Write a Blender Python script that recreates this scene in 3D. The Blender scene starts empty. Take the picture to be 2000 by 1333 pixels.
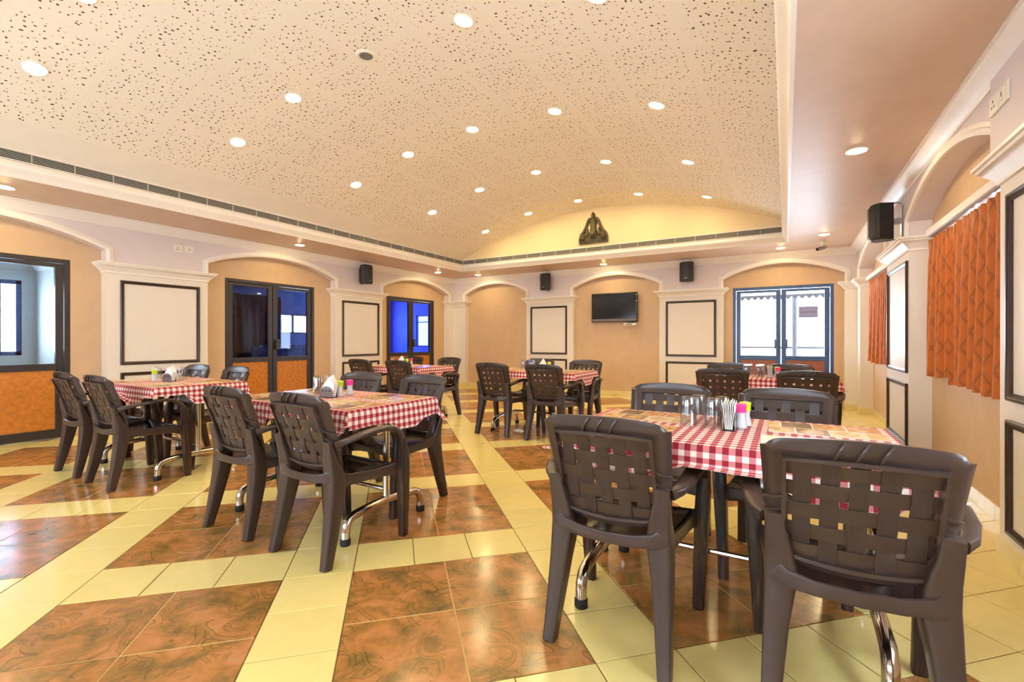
import bpy, bmesh, math, random
from mathutils import Vector, Matrix
random.seed(7)
PI = math.pi
S = bpy.context.scene
C = S.collection

# ------------------------------------------------------------------ camera, world, exposure
CAM_H, YAW = 1.1516, 0.5318
cd = bpy.data.cameras.new('camera'); cam = bpy.data.objects.new('camera', cd); C.objects.link(cam)
cam.location = (0, 0, CAM_H)
cam.rotation_euler = (PI/2 - 0.0017, 0.0, YAW)
cd.sensor_width = 36.0; cd.sensor_fit = 'HORIZONTAL'
cd.lens = 907.34/2000*36.0
cd.clip_start = 0.03
S.camera = cam

SKY = (0.80, 0.89, 1.0); SKY_STRENGTH = 11.5
LAMP_COL = (1.0, 0.80, 0.40); LAMP_STRENGTH = 138.0
w = bpy.data.worlds.new('sky'); S.world = w; w.use_nodes = True
bg = w.node_tree.nodes['Background']; bg.inputs[0].default_value = (*SKY, 1); bg.inputs[1].default_value = SKY_STRENGTH
S.view_settings.view_transform = 'Standard'; S.view_settings.look = 'None'
S.view_settings.exposure = 0.86; S.view_settings.gamma = 1.0; S.view_settings.use_curve_mapping = False

# ------------------------------------------------------------------ materials
def lin(c):
    return tuple(((x/255)/12.92 if x/255 <= .04045 else ((x/255+.055)/1.055)**2.4) for x in c)

def mat(name, rgb, rough=.5, metal=0., spec=.5, noise=0., nscale=8., bump=0., bscale=60., **kw):
    m = bpy.data.materials.new(name); m.use_nodes = True
    nt = m.node_tree; b = nt.nodes['Principled BSDF']
    col = lin(rgb)
    b.inputs['Base Color'].default_value = (*col, 1)
    b.inputs['Roughness'].default_value = rough; b.inputs['Metallic'].default_value = metal
    b.inputs['Specular IOR Level'].default_value = spec
    for k, v in kw.items(): b.inputs[k.replace('_', ' ')].default_value = v
    tc = nt.nodes.new('ShaderNodeTexCoord')
    if noise:
        n = nt.nodes.new('ShaderNodeTexNoise'); n.inputs['Scale'].default_value = nscale; n.inputs['Detail'].default_value = 5
        nt.links.new(tc.outputs['Object'], n.inputs['Vector'])
        r = nt.nodes.new('ShaderNodeValToRGB')
        r.color_ramp.elements[0].position = .3; r.color_ramp.elements[1].position = .7
        r.color_ramp.elements[0].color = (*[c*(1-noise) for c in col], 1)
        r.color_ramp.elements[1].color = (*[min(1, c*(1+noise*.6)) for c in col], 1)
        nt.links.new(n.outputs['Fac'], r.inputs[0]); nt.links.new(r.outputs[0], b.inputs['Base Color'])
    if bump:
        n2 = nt.nodes.new('ShaderNodeTexNoise'); n2.inputs['Scale'].default_value = bscale; n2.inputs['Detail'].default_value = 3
        nt.links.new(tc.outputs['Object'], n2.inputs['Vector'])
        bp = nt.nodes.new('ShaderNodeBump'); bp.inputs['Strength'].default_value = bump; bp.inputs['Distance'].default_value = .004
        nt.links.new(n2.outputs['Fac'], bp.inputs['Height']); nt.links.new(bp.outputs[0], b.inputs['Normal'])
    return m

def N(nt, typ, **kw):
    n = nt.nodes.new(typ)
    for k, v in kw.items():
        if hasattr(n, k): setattr(n, k, v)
        else: n.inputs[k].default_value = v
    return n
def math_n(nt, op, a, b=None):
    n = nt.nodes.new('ShaderNodeMath'); n.operation = op
    for i, x in enumerate((a, b)):
        if x is None: continue
        if isinstance(x, (int, float)): n.inputs[i].default_value = x
        else: nt.links.new(x, n.inputs[i])
    return n.outputs[0]
def ramp(nt, fac, stops, interp='LINEAR'):
    r = nt.nodes.new('ShaderNodeValToRGB'); cr = r.color_ramp; cr.interpolation = interp
    while len(cr.elements) < len(stops): cr.elements.new(.5)
    for e, (p, c) in zip(cr.elements, stops): e.position = p; e.color = (*lin(c), 1)
    nt.links.new(fac, r.inputs[0]); return r.outputs[0]

def glass_mat(name, tint):
    m = bpy.data.materials.new(name); m.use_nodes = True; nt = m.node_tree; nt.nodes.clear()
    o = N(nt, 'ShaderNodeOutputMaterial'); t = N(nt, 'ShaderNodeBsdfTransparent'); g = N(nt, 'ShaderNodeBsdfGlossy')
    t.inputs[0].default_value = (*tint, 1); g.inputs['Roughness'].default_value = .02
    lw = N(nt, 'ShaderNodeLayerWeight', Blend=.5); f = math_n(nt, 'MULTIPLY_ADD', math_n(nt, 'POWER', lw.outputs['Facing'], 4.), .6); f.node.inputs[2].default_value = .03
    mx = N(nt, 'ShaderNodeMixShader')
    nt.links.new(f, mx.inputs[0]); nt.links.new(t.outputs[0], mx.inputs[1]); nt.links.new(g.outputs[0], mx.inputs[2])
    nt.links.new(mx.outputs[0], o.inputs[0]); return m

def emit_mat(name, col, strength):
    m = bpy.data.materials.new(name); m.use_nodes = True; nt = m.node_tree; nt.nodes.clear()
    o = N(nt, 'ShaderNodeOutputMaterial'); e = N(nt, 'ShaderNodeEmission')
    e.inputs[0].default_value = (*col, 1); e.inputs[1].default_value = strength
    nt.links.new(e.outputs[0], o.inputs[0]); return m

M = {}
M['wall_pale'] = mat('wall_pale', (224, 210, 210), .6, noise=.03, nscale=3, bump=.08, bscale=220)
M['wall_peach'] = mat('wall_peach', (204, 171, 138), .55, noise=.05, nscale=6, bump=.12, bscale=180)
M['pier'] = mat('pier', (226, 216, 208), .5, noise=.02, nscale=3, bump=.05, bscale=200)
M['trim_white'] = mat('trim_white', (240, 232, 226), .38, noise=.02)
M['soffit'] = mat('soffit', (216, 186, 164), .40, noise=.05, nscale=5)
M['fascia'] = mat('fascia', (232, 222, 212), .45, noise=.02)
M['moulding'] = mat('moulding', (52, 38, 34), .3, noise=.25, nscale=30)
M['door_frame'] = mat('door_frame', (52, 45, 46), .35, noise=.1, nscale=20)
M['door_frame_blue_flare'] = mat('door_frame_blue_flare', (56, 84, 140), .35, noise=.1, nscale=20)  # lens-flare blue put into the black door frame; blue veranda window shares it
M['door_wood'] = mat('door_wood', (196, 120, 42), .4, noise=.28, nscale=22)
M['door_wood_red'] = mat('door_wood_red', (150, 88, 70), .45, noise=.15, nscale=25)
M['plastic'] = mat('plastic', (64, 49, 44), .30, noise=.06, nscale=30, bump=.05, bscale=350)
M['seat_plastic'] = mat('seat_plastic', (42, 34, 34), .2, noise=.06, nscale=30)
def ribbed_mat():
    m = mat('ribbed_plastic', (64, 50, 46), .38)
    nt = m.node_tree; b = nt.nodes['Principled BSDF']; tc = N(nt, 'ShaderNodeTexCoord')
    wv = N(nt, 'ShaderNodeTexWave', Scale=110., Distortion=0.); wv.bands_direction = 'X'; nt.links.new(tc.outputs['Object'], wv.inputs['Vector'])
    bp = N(nt, 'ShaderNodeBump'); bp.inputs['Strength'].default_value = .5; bp.inputs['Distance'].default_value = .0015
    nt.links.new(wv.outputs['Fac'], bp.inputs['Height']); nt.links.new(bp.outputs[0], b.inputs['Normal']); return m
M['ribbed_plastic'] = ribbed_mat()
M['black_plastic'] = mat('black_plastic', (32, 28, 32), .45, noise=.1, nscale=60, bump=.25, bscale=400)
M['rubber'] = mat('rubber', (28, 27, 28), .6, noise=.1)
M['chrome'] = mat('chrome', (205, 198, 190), .16, metal=1., noise=.04, nscale=12)
M['steel'] = mat('steel', (150, 148, 148), .3, metal=1., noise=.05)
M['board'] = mat('board', (120, 88, 60), .5, noise=.15, nscale=12)
M['grout'] = mat('grout', (112, 88, 50), .8, noise=.15, nscale=30)
M['vent_dark'] = mat('vent_dark', (30, 28, 27), .8, noise=.1)
M['vent_slat'] = mat('vent_slat', (196, 190, 180), .45, noise=.05)
M['bronze'] = mat('bronze', (78, 66, 34), .5, noise=.45, nscale=22, bump=.6, bscale=60)
M['tv_screen'] = mat('tv_screen', (14, 12, 18), .12, noise=.1)
M['tv_body'] = mat('tv_body', (30, 28, 30), .3, noise=.1)
M['tv_bar'] = mat('tv_bar', (110, 100, 104), .35, noise=.05)
M['white_plastic'] = mat('white_plastic', (236, 230, 214), .4, noise=.02)
M['green_cap'] = mat('green_cap', (190, 214, 24), .4, noise=.03)
M['pink_cap'] = mat('pink_cap', (234, 52, 140), .4, noise=.03)
M['shaker'] = mat('shaker', (225, 225, 228), .25, noise=.03, Transmission_Weight=.35)
M['napkin'] = mat('napkin', (244, 242, 236), .8, noise=.03, nscale=30)
M['notice'] = mat('notice', (150, 156, 214), .7, noise=.03)
M['ink'] = mat('ink', (40, 40, 70), .7, noise=.02)
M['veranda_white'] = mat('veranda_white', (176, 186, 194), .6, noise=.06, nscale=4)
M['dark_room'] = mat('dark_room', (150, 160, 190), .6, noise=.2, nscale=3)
M['dark_red'] = mat('dark_red', (92, 26, 42), .8, noise=.25, nscale=14)
M['plastic_sheet'] = mat('plastic_sheet', (150, 172, 200), .15, noise=.3, nscale=10)
M['outside_grey'] = mat('outside_grey', (44, 46, 52), .7, noise=.1)
M['outside_pale'] = mat('outside_pale', (225, 225, 222), .8, noise=.05)
M['glass_clear'] = glass_mat('glass_clear', (.93, .96, .97))
M['glass_blue'] = glass_mat('glass_blue', (.58, .70, .95))
M['glass_deep_blue'] = glass_mat('glass_deep_blue', (.26, .36, .97))
M['lamp'] = emit_mat('lamp', LAMP_COL, LAMP_STRENGTH)
def tumbler_mat():
    m = bpy.data.materials.new('tumbler_glass'); m.use_nodes = True; nt = m.node_tree; nt.nodes.clear()
    o = N(nt, 'ShaderNodeOutputMaterial'); t = N(nt, 'ShaderNodeBsdfTransparent'); g = N(nt, 'ShaderNodeBsdfGlossy'); lw = N(nt, 'ShaderNodeLayerWeight', Blend=.5)
    t.inputs[0].default_value = (.93, .95, .96, 1); g.inputs['Roughness'].default_value = .06
    f = math_n(nt, 'MULTIPLY_ADD', math_n(nt, 'POWER', lw.outputs['Facing'], 2.5), .7); f.node.inputs[2].default_value = .07
    mx = N(nt, 'ShaderNodeMixShader'); nt.links.new(f, mx.inputs[0]); nt.links.new(t.outputs[0], mx.inputs[1]); nt.links.new(g.outputs[0], mx.inputs[2])
    nt.links.new(mx.outputs[0], o.inputs[0]); return m
M['tumbler_glass'] = tumbler_mat()

def cream_tile_mat():
    m = mat('cream_tile', (230, 210, 136), .16, noise=.04, nscale=14)
    nt = m.node_tree; b = nt.nodes['Principled BSDF']
    oi = N(nt, 'ShaderNodeObjectInfo'); base = b.inputs['Base Color'].links[0].from_socket
    hsv = N(nt, 'ShaderNodeHueSaturation'); nt.links.new(base, hsv.inputs['Color'])
    v = math_n(nt, 'MULTIPLY_ADD', oi.outputs['Random'], .07); v.node.inputs[2].default_value = .965
    nt.links.new(v, hsv.inputs['Value']); nt.links.new(hsv.outputs[0], b.inputs['Base Color']); return m
M['cream_tile'] = cream_tile_mat()
M['tan_grout'] = mat('tan_grout', (196, 160, 96), .8, noise=.1)
M['skirting_tile'] = mat('skirting_tile', (226, 208, 150), .25, noise=.05, nscale=10)

def brown_tile_mat():
    m = mat('brown_tile', (150, 86, 34), .17)
    nt = m.node_tree; b = nt.nodes['Principled BSDF']
    tc = N(nt, 'ShaderNodeTexCoord'); oi = N(nt, 'ShaderNodeObjectInfo')
    add = N(nt, 'ShaderNodeVectorMath', operation='ADD'); nt.links.new(tc.outputs['Object'], add.inputs[0])
    sc = N(nt, 'ShaderNodeVectorMath', operation='SCALE'); nt.links.new(oi.outputs['Location'], sc.inputs[0]); sc.inputs['Scale'].default_value = 1.7
    nt.links.new(sc.outputs[0], add.inputs[1]); vec = add.outputs[0]
    n1 = N(nt, 'ShaderNodeTexNoise', Scale=7., Detail=8., Roughness=.66, Distortion=.5); nt.links.new(vec, n1.inputs['Vector'])
    base = ramp(nt, n1.outputs['Fac'], [(.30, (104, 84, 46)), (.43, (146, 108, 56)), (.53, (178, 120, 64)), (.64, (192, 132, 82)), (.76, (172, 140, 98))])
    # printed scrolls: thin rings round the cells of a warped distance field
    n2 = N(nt, 'ShaderNodeTexNoise', Scale=3.4, Detail=1.5); nt.links.new(vec, n2.inputs['Vector'])
    mixv = N(nt, 'ShaderNodeMix', data_type='VECTOR'); mixv.inputs[0].default_value = .22
    nt.links.new(vec, mixv.inputs[4]); nt.links.new(n2.outputs['Color'], mixv.inputs[5])
    vo = N(nt, 'ShaderNodeTexVoronoi', Scale=7.5); nt.links.new(mixv.outputs[1], vo.inputs['Vector'])
    ring = math_n(nt, 'SINE', math_n(nt, 'MULTIPLY', vo.outputs['Distance'], 24.))
    band = math_n(nt, 'GREATER_THAN', ring, .35); edge = math_n(nt, 'LESS_THAN', math_n(nt, 'ABSOLUTE', math_n(nt, 'SUBTRACT', ring, .35)), .2)
    n3 = N(nt, 'ShaderNodeTexNoise', Scale=4.2, Detail=2.); nt.links.new(vec, n3.inputs['Vector'])
    gate = math_n(nt, 'GREATER_THAN', n3.outputs['Fac'], .5)
    mx = N(nt, 'ShaderNodeMix', data_type='RGBA'); nt.links.new(math_n(nt, 'MULTIPLY', math_n(nt, 'MULTIPLY', band, gate), .42), mx.inputs[0]); nt.links.new(base, mx.inputs[6])
    mx.inputs[7].default_value = (*lin((138, 110, 56)), 1)
    mx2 = N(nt, 'ShaderNodeMix', data_type='RGBA'); nt.links.new(math_n(nt, 'MULTIPLY', math_n(nt, 'MULTIPLY', edge, gate), .5), mx2.inputs[0]); nt.links.new(mx.outputs[2], mx2.inputs[6])
    mx2.inputs[7].default_value = (*lin((84, 62, 32)), 1)
    nt.links.new(mx2.outputs[2], b.inputs['Base Color']); return m
M['brown_tile'] = brown_tile_mat()

def ceiling_panel_mat():
    m = mat('ceiling_panel', (246, 236, 220), .7)
    nt = m.node_tree; b = nt.nodes['Principled BSDF']
    uv = N(nt, 'ShaderNodeUVMap'); oi = N(nt, 'ShaderNodeObjectInfo')
    sep = N(nt, 'ShaderNodeSeparateXYZ'); nt.links.new(uv.outputs[0], sep.inputs[0])
    # holes: jittered points in metres, random size, none near the panel edges
    off = N(nt, 'ShaderNodeVectorMath', operation='MULTIPLY_ADD'); nt.links.new(oi.outputs['Location'], off.inputs[0])
    off.inputs[1].default_value = (37.1, 11.7, 5.3); nt.links.new(uv.outputs[0], off.inputs[2])
    wp = N(nt, 'ShaderNodeTexNoise', Scale=9.0, Detail=1.); nt.links.new(off.outputs[0], wp.inputs['Vector'])
    warp = N(nt, 'ShaderNodeVectorMath', operation='MULTIPLY_ADD'); nt.links.new(wp.outputs['Color'], warp.inputs[0])
    warp.inputs[1].default_value = (.05, .05, 0); nt.links.new(off.outputs[0], warp.inputs[2])
    v = N(nt, 'ShaderNodeTexVoronoi', Scale=20.); v.voronoi_dimensions = '2D'; v.inputs['Randomness'].default_value = .9
    nt.links.new(warp.outputs[0], v.inputs['Vector'])
    cs = N(nt, 'ShaderNodeSeparateColor'); nt.links.new(v.outputs['Color'], cs.inputs[0])
    rad = math_n(nt, 'MULTIPLY_ADD', cs.outputs[0], .12); rad.node.inputs[2].default_value = .05
    hole = math_n(nt, 'LESS_THAN', v.outputs['Distance'], rad)
    mx_ = math_n(nt, 'LESS_THAN', math_n(nt, 'ABSOLUTE', sep.outputs[0]), .292)
    my_ = math_n(nt, 'LESS_THAN', math_n(nt, 'ABSOLUTE', sep.outputs[1]), .27)
    fac = math_n(nt, 'MULTIPLY', hole, math_n(nt, 'MULTIPLY', mx_, my_))
    mx = N(nt, 'ShaderNodeMix', data_type='RGBA'); nt.links.new(fac, mx.inputs[0])
    mx.inputs[6].default_value = (*lin((246, 236, 220)), 1); mx.inputs[7].default_value = (*lin((78, 62, 42)), 1)
    nt.links.new(mx.outputs[2], b.inputs['Base Color'])
    bp = N(nt, 'ShaderNodeBump'); bp.invert = True; bp.inputs['Strength'].default_value = .5; bp.inputs['Distance'].default_value = .004
    nt.links.new(fac, bp.inputs['Height']); nt.links.new(bp.outputs[0], b.inputs['Normal']); return m
M['ceiling_panel'] = ceiling_panel_mat()
M['ceiling_plain'] = mat('ceiling_plain', (244, 234, 220), .65, noise=.03, nscale=4)

def gingham_mat():
    m = mat('gingham', (240, 230, 220), .85)
    nt = m.node_tree; b = nt.nodes['Principled BSDF']
    uv = N(nt, 'ShaderNodeUVMap'); sep = N(nt, 'ShaderNodeSeparateXYZ'); nt.links.new(uv.outputs[0], sep.inputs[0])
    def stripe(s):
        f = math_n(nt, 'FRACT', math_n(nt, 'MULTIPLY', s, 1/.043)); return math_n(nt, 'GREATER_THAN', f, .5)
    a = stripe(sep.outputs[0]); c = stripe(sep.outputs[1]); s2 = math_n(nt, 'MULTIPLY', math_n(nt, 'ADD', a, c), .5)
    col = ramp(nt, s2, [(0, (240, 228, 218)), (.34, (204, 122, 124)), (.75, (142, 22, 38))], 'CONSTANT')
    n = N(nt, 'ShaderNodeTexNoise', Scale=300., Detail=2.); nt.links.new(uv.outputs[0], n.inputs['Vector'])
    hsv = N(nt, 'ShaderNodeHueSaturation'); nt.links.new(col, hsv.inputs['Color'])
    v = math_n(nt, 'MULTIPLY_ADD', n.outputs['Fac'], .3); v.node.inputs[2].default_value = .85
    nt.links.new(v, hsv.inputs['Value']); nt.links.new(hsv.outputs[0], b.inputs['Base Color']); return m
M['gingham'] = gingham_mat()

def placemat_mat():
    m = mat('placemat', (200, 160, 110), .22)
    nt = m.node_tree; b = nt.nodes['Principled BSDF']
    uv = N(nt, 'ShaderNodeUVMap'); oi = N(nt, 'ShaderNodeObjectInfo')
    sep = N(nt, 'ShaderNodeSeparateXYZ'); nt.links.new(uv.outputs[0], sep.inputs[0])
    u = math_n(nt, 'MULTIPLY', sep.outputs[0], 3.4); v = math_n(nt, 'MULTIPLY', sep.outputs[1], 2.)
    row = math_n(nt, 'FLOOR', v)
    u = math_n(nt, 'ADD', u, math_n(nt, 'MULTIPLY', row, .43))
    col_i = math_n(nt, 'FLOOR', u)
    cm = N(nt, 'ShaderNodeCombineXYZ'); nt.links.new(col_i, cm.inputs[0]); nt.links.new(row, cm.inputs[1])
    wn = N(nt, 'ShaderNodeTexWhiteNoise'); nt.links.new(cm.outputs[0], wn.inputs['Vector'])
    cell = ramp(nt, wn.outputs['Value'], [(0, (92, 64, 48)), (.2, (222, 190, 132)), (.42, (204, 142, 98)), (.62, (236, 220, 182)), (.84, (132, 94, 72))], 'CONSTANT')
    # the pictures in the cells: dishes as discs and soft shapes
    fu = math_n(nt, 'SUBTRACT', math_n(nt, 'FRACT', u), .5); fv = math_n(nt, 'SUBTRACT', math_n(nt, 'FRACT', v), .5)
    rr = math_n(nt, 'ADD', math_n(nt, 'MULTIPLY', fu, fu), math_n(nt, 'MULTIPLY', fv, fv))
    disc = math_n(nt, 'MULTIPLY', math_n(nt, 'LESS_THAN', rr, .12), math_n(nt, 'GREATER_THAN', wn.outputs['Value'], .4))
    n = N(nt, 'ShaderNodeTexNoise', Scale=9., Detail=4.); nt.links.new(uv.outputs[0], n.inputs['Vector'])
    pic = ramp(nt, n.outputs['Fac'], [(.3, (110, 64, 40)), (.5, (222, 160, 84)), (.7, (240, 222, 190))])
    m1 = N(nt, 'ShaderNodeMix', data_type='RGBA'); nt.links.new(math_n(nt, 'MULTIPLY', disc, .75), m1.inputs[0])
    nt.links.new(cell, m1.inputs[6]); nt.links.new(pic, m1.inputs[7])
    m1b = N(nt, 'ShaderNodeMix', data_type='RGBA'); m1b.inputs[0].default_value = .22
    nt.links.new(m1.outputs[2], m1b.inputs[6]); nt.links.new(pic, m1b.inputs[7])
    gap = math_n(nt, 'MAXIMUM', math_n(nt, 'GREATER_THAN', math_n(nt, 'ABSOLUTE', fu), .475), math_n(nt, 'GREATER_THAN', math_n(nt, 'ABSOLUTE', fv), .465))
    m2 = N(nt, 'ShaderNodeMix', data_type='RGBA'); nt.links.new(gap, m2.inputs[0]); nt.links.new(m1b.outputs[2], m2.inputs[6])
    m2.inputs[7].default_value = (*lin((240, 230, 205)), 1)
    nt.links.new(m2.outputs[2], b.inputs['Base Color']); return m
M['placemat'] = placemat_mat()

def curtain_mat():
    m = mat('curtain_fabric', (206, 98, 20), .8)
    nt = m.node_tree; b = nt.nodes['Principled BSDF']
    uv = N(nt, 'ShaderNodeUVMap'); sep = N(nt, 'ShaderNodeSeparateXYZ'); nt.links.new(uv.outputs[0], sep.inputs[0])
    # lattice of leaf shaped diamonds
    a = math_n(nt, 'SINE', math_n(nt, 'MULTIPLY', math_n(nt, 'ADD', sep.outputs[0], math_n(nt, 'MULTIPLY', sep.outputs[1], .62)), 23.))
    c = math_n(nt, 'SINE', math_n(nt, 'MULTIPLY', math_n(nt, 'SUBTRACT', sep.outputs[0], math_n(nt, 'MULTIPLY', sep.outputs[1], .62)), 23.))
    p = math_n(nt, 'MINIMUM', math_n(nt, 'ABSOLUTE', a), math_n(nt, 'ABSOLUTE', c))
    n = N(nt, 'ShaderNodeTexNoise', Scale=90., Detail=2.); nt.links.new(uv.outputs[0], n.inputs['Vector'])
    q = math_n(nt, 'ADD', p, math_n(nt, 'MULTIPLY', math_n(nt, 'SUBTRACT', n.outputs['Fac'], .5), .25))
    col = ramp(nt, q, [(.04, (146, 76, 20)), (.16, (156, 80, 18)), (.26, (178, 90, 16)), (.9, (182, 92, 16))])
    nt.links.new(col, b.inputs['Base Color'])
    b.inputs['Sheen Weight'].default_value = .3
    return m
M['curtain'] = curtain_mat()

def leg_grain_mat():
    m = mat('leg_grain', (44, 32, 30), .35)
    nt = m.node_tree; b = nt.nodes['Principled BSDF']
    tc = N(nt, 'ShaderNodeTexCoord'); mp = N(nt, 'ShaderNodeMapping'); mp.inputs['Scale'].default_value = (40, 40, 4)
    nt.links.new(tc.outputs['Object'], mp.inputs['Vector'])
    wv = N(nt, 'ShaderNodeTexNoise', Scale=1., Detail=3., Distortion=1.2); nt.links.new(mp.outputs[0], wv.inputs['Vector'])
    col = ramp(nt, wv.outputs['Fac'], [(.4, (34, 26, 28)), (.55, (58, 40, 34)), (.66, (96, 62, 46))])
    nt.links.new(col, b.inputs['Base Color']); return m
M['leg_grain'] = leg_grain_mat()

# ------------------------------------------------------------------ mesh helpers
class MB:
    def __init__(s): s.v = []; s.f = []; s.uv = None
    def box(s, x0, x1, y0, y1, z0, z1):
        b = len(s.v)
        s.v += [(x, y, z) for z in (z0, z1) for y in (y0, y1) for x in (x0, x1)]
        s.f += [tuple(b+i for i in q) for q in ((0, 2, 3, 1), (4, 5, 7, 6), (0, 1, 5, 4), (2, 6, 7, 3), (0, 4, 6, 2), (1, 3, 7, 5))]
        return s
    def loops(s, ls, closed=False, cap=True, cyc=True):
        """skin a list of equal-length vertex loops"""
        b = len(s.v); n = len(ls[0])
        for l in ls: s.v += [tuple(p) for p in l]
        for i in range(len(ls)-1 + (1 if closed else 0)):
            p, q = b+i*n, b+((i+1) % len(ls))*n
            for k in range(n if cyc else n-1):
                k2 = (k+1) % n; s.f.append((p+k, p+k2, q+k2, q+k))
        if cap and not closed:
            s.f.append(tuple(b+k for k in range(n))[::-1]); s.f.append(tuple(b+(len(ls)-1)*n+k for k in range(n)))
        return s
    def lathe(s, prof, seg=20, c=(0, 0, 0), cap=True):
        ls = [[(c[0]+r*math.cos(2*PI*k/seg), c[1]+r*math.sin(2*PI*k/seg), c[2]+z) for k in range(seg)] for r, z in prof]
        return s.loops(ls, cap=cap)
    def tube(s, path, r, seg=10, cap=True):
        path = [Vector(p) for p in path]; ls = []
        rs = r if isinstance(r, (list, tuple)) else [r]*len(path)
        up = None
        for i, p in enumerate(path):
            t = (path[min(i+1, len(path)-1)]-path[max(i-1, 0)]).normalized()
            if up is None: up = Vector((0, 0, 1)) if abs(t.z) < .9 else Vector((1, 0, 0))
            a = t.cross(up).normalized(); up = a.cross(t).normalized()
            ls.append([p+a*(rs[i]*math.cos(2*PI*k/seg))+up*(rs[i]*math.sin(2*PI*k/seg)) for k in range(seg)])
        return s.loops(ls, cap=cap)
    def sweep(s, path, secs, lat=(1, 0, 0), seg=12, e=.55):
        """superellipse sections (width along lat, thickness across) along a path"""
        path = [Vector(p) for p in path]; lat0 = Vector(lat); ls = []
        for i, p in enumerate(path):
            t = (path[min(i+1, len(path)-1)]-path[max(i-1, 0)]).normalized()
            a = (lat0-t*lat0.dot(t)).normalized(); n = t.cross(a)
            l = []
            for k in range(seg):
                th = 2*PI*(k+.5)/seg; cx, sy = math.cos(th), math.sin(th)
                l.append(p+a*(secs[i][0]/2*math.copysign(abs(cx)**e, cx))+n*(secs[i][1]/2*math.copysign(abs(sy)**e, sy)))
            ls.append(l)
        return s.loops(ls)
    def mesh(s, name, smooth=.6, solid=0., bevel=0.):
        me = bpy.data.meshes.new(name); me.from_pydata([tuple(p) for p in s.v], [], s.f)
        if s.uv:
            ul = me.uv_layers.new(name='UVMap')
            for li, l in enumerate(me.loops): ul.data[li].uv = s.uv[l.vertex_index]
        bm = bmesh.new(); bm.from_mesh(me)
        bmesh.ops.recalc_face_normals(bm, faces=bm.faces)
        if solid < 0:                          # plain shell along the vertex normals
            bm.normal_update(); old = list(bm.verts); fs = list(bm.faces); be = [e for e in bm.edges if len(e.link_faces) == 1]
            mp = {v: bm.verts.new(v.co+v.normal*solid) for v in old}; lay_ = bm.loops.layers.uv.active
            uvs = {l.vert: l[lay_].uv.copy() for f in fs for l in f.loops} if lay_ else None
            nf = [bm.faces.new([mp[v] for v in reversed(f.verts)]) for f in fs]
            nf += [bm.faces.new((e.verts[0], e.verts[1], mp[e.verts[1]], mp[e.verts[0]])) for e in be]
            if uvs:
                inv = {w: v for v, w in mp.items()}
                for f in nf:
                    for l in f.loops: l[lay_].uv = uvs[inv.get(l.vert, l.vert)]
            bmesh.ops.recalc_face_normals(bm, faces=bm.faces)
        elif solid: bmesh.ops.solidify(bm, geom=bm.faces[:], thickness=solid)
        if bevel:
            bmesh.ops.bevel(bm, geom=[e for e in bm.edges if len(e.link_faces) == 2 and e.calc_face_angle(0) > .7], offset=bevel, segments=2, affect='EDGES', profile=.5)
        bm.to_mesh(me); bm.free()
        if smooth:
            me.shade_smooth(); me.set_sharp_from_angle(angle=smooth)
        return me

def obj(name, me, m=None, parent=None, loc=None, rot=None):
    if isinstance(me, MB): me = me.mesh(name)
    if m is not None and not me.materials: me.materials.append(M[m] if isinstance(m, str) else m)
    o = bpy.data.objects.new(name, me); C.objects.link(o)
    if parent: o.parent = parent
    if loc: o.location = loc
    if rot: o.rotation_euler = rot
    return o
def tag(o, label=None, cat=None, group=None, kind=None):
    if label: o['label'] = label
    if cat: o['category'] = cat
    if group: o['group'] = group
    if kind: o['kind'] = kind
    return o
def thing(name, label, cat, loc=(0, 0, 0), rz=0, group=None):
    o = bpy.data.objects.new(name, None); C.objects.link(o); o.empty_display_size = .1
    o.location = loc; o.rotation_euler = (0, 0, rz); return tag(o, label, cat, group)
def empty_struct(name):
    o = bpy.data.objects.new(name, None); C.objects.link(o); o['kind'] = 'structure'; return o
def struct(name, mb, m, parent=None):
    o = obj(name, mb, m, parent)
    if not parent: o['kind'] = 'structure'
    return o
def copy_tree(o, parent=None):
    c = o.copy(); C.objects.link(c)
    if parent: c.parent = parent
    for ch in list(o.children): copy_tree(ch, c)
    return c

# ------------------------------------------------------------------ room dimensions (metres; camera stands over the origin)
XL, XR, YB, YF = -7.19, 1.0, 9.32, -2.5          # faces of the piers
RL, RR, RB = .14, .164, .13                        # depth of the arched recesses
TH = .12
ZS = 2.6735                                        # soffit
TL, TR, TB, TF = -6.17, .04, 8.31, -1.7            # edge of the raised ceiling
VC, VZ, VR = -2.97, 3.61, 7.3                      # barrel vault: axis x, crown z, radius
def vz(x): return VZ - VR + math.sqrt(VR*VR-(x-VC)**2)

def PL(a, z, d): return (XL+d, a, z)
def PB(a, z, d): return (a, YB-d, z)
def PR(a, z, d): return (XR-d, a, z)
def PF(a, z, d): return (a, YF+d, z)
def wbox(mb, P, a0, a1, z0, z1, d0, d1):
    b = len(mb.v)
    mb.v += [P(a, z, d) for d in (d0, d1) for z in (z0, z1) for a in (a0, a1)]
    mb.f += [tuple(b+i for i in q) for q in ((0, 2, 3, 1), (4, 5, 7, 6), (0, 1, 5, 4), (2, 6, 7, 3), (0, 4, 6, 2), (1, 3, 7, 5))]
    return mb
def wall_slab(P, a0, a1, z1, openings, depth, th=TH):
    """back plane of the recesses, with openings (o0,o1,z0,z1) cut through"""
    mb = MB(); cuts = sorted(openings); x = a0
    for o0, o1, q0, q1 in cuts:
        if o0 > x: wbox(mb, P, x, o0, 0, z1, -depth-th, -depth)
        if q0 > 0: wbox(mb, P, o0, o1, 0, q0, -depth-th, -depth)
        if q1 < z1: wbox(mb, P, o0, o1, q1, z1, -depth-th, -depth)
        x = o1
    if x < a1: wbox(mb, P, x, a1, 0, z1, -depth-th, -depth)
    return mb
Z_SPR, Z_APX, Z_CAP = 2.262, 2.492, 2.112
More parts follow.
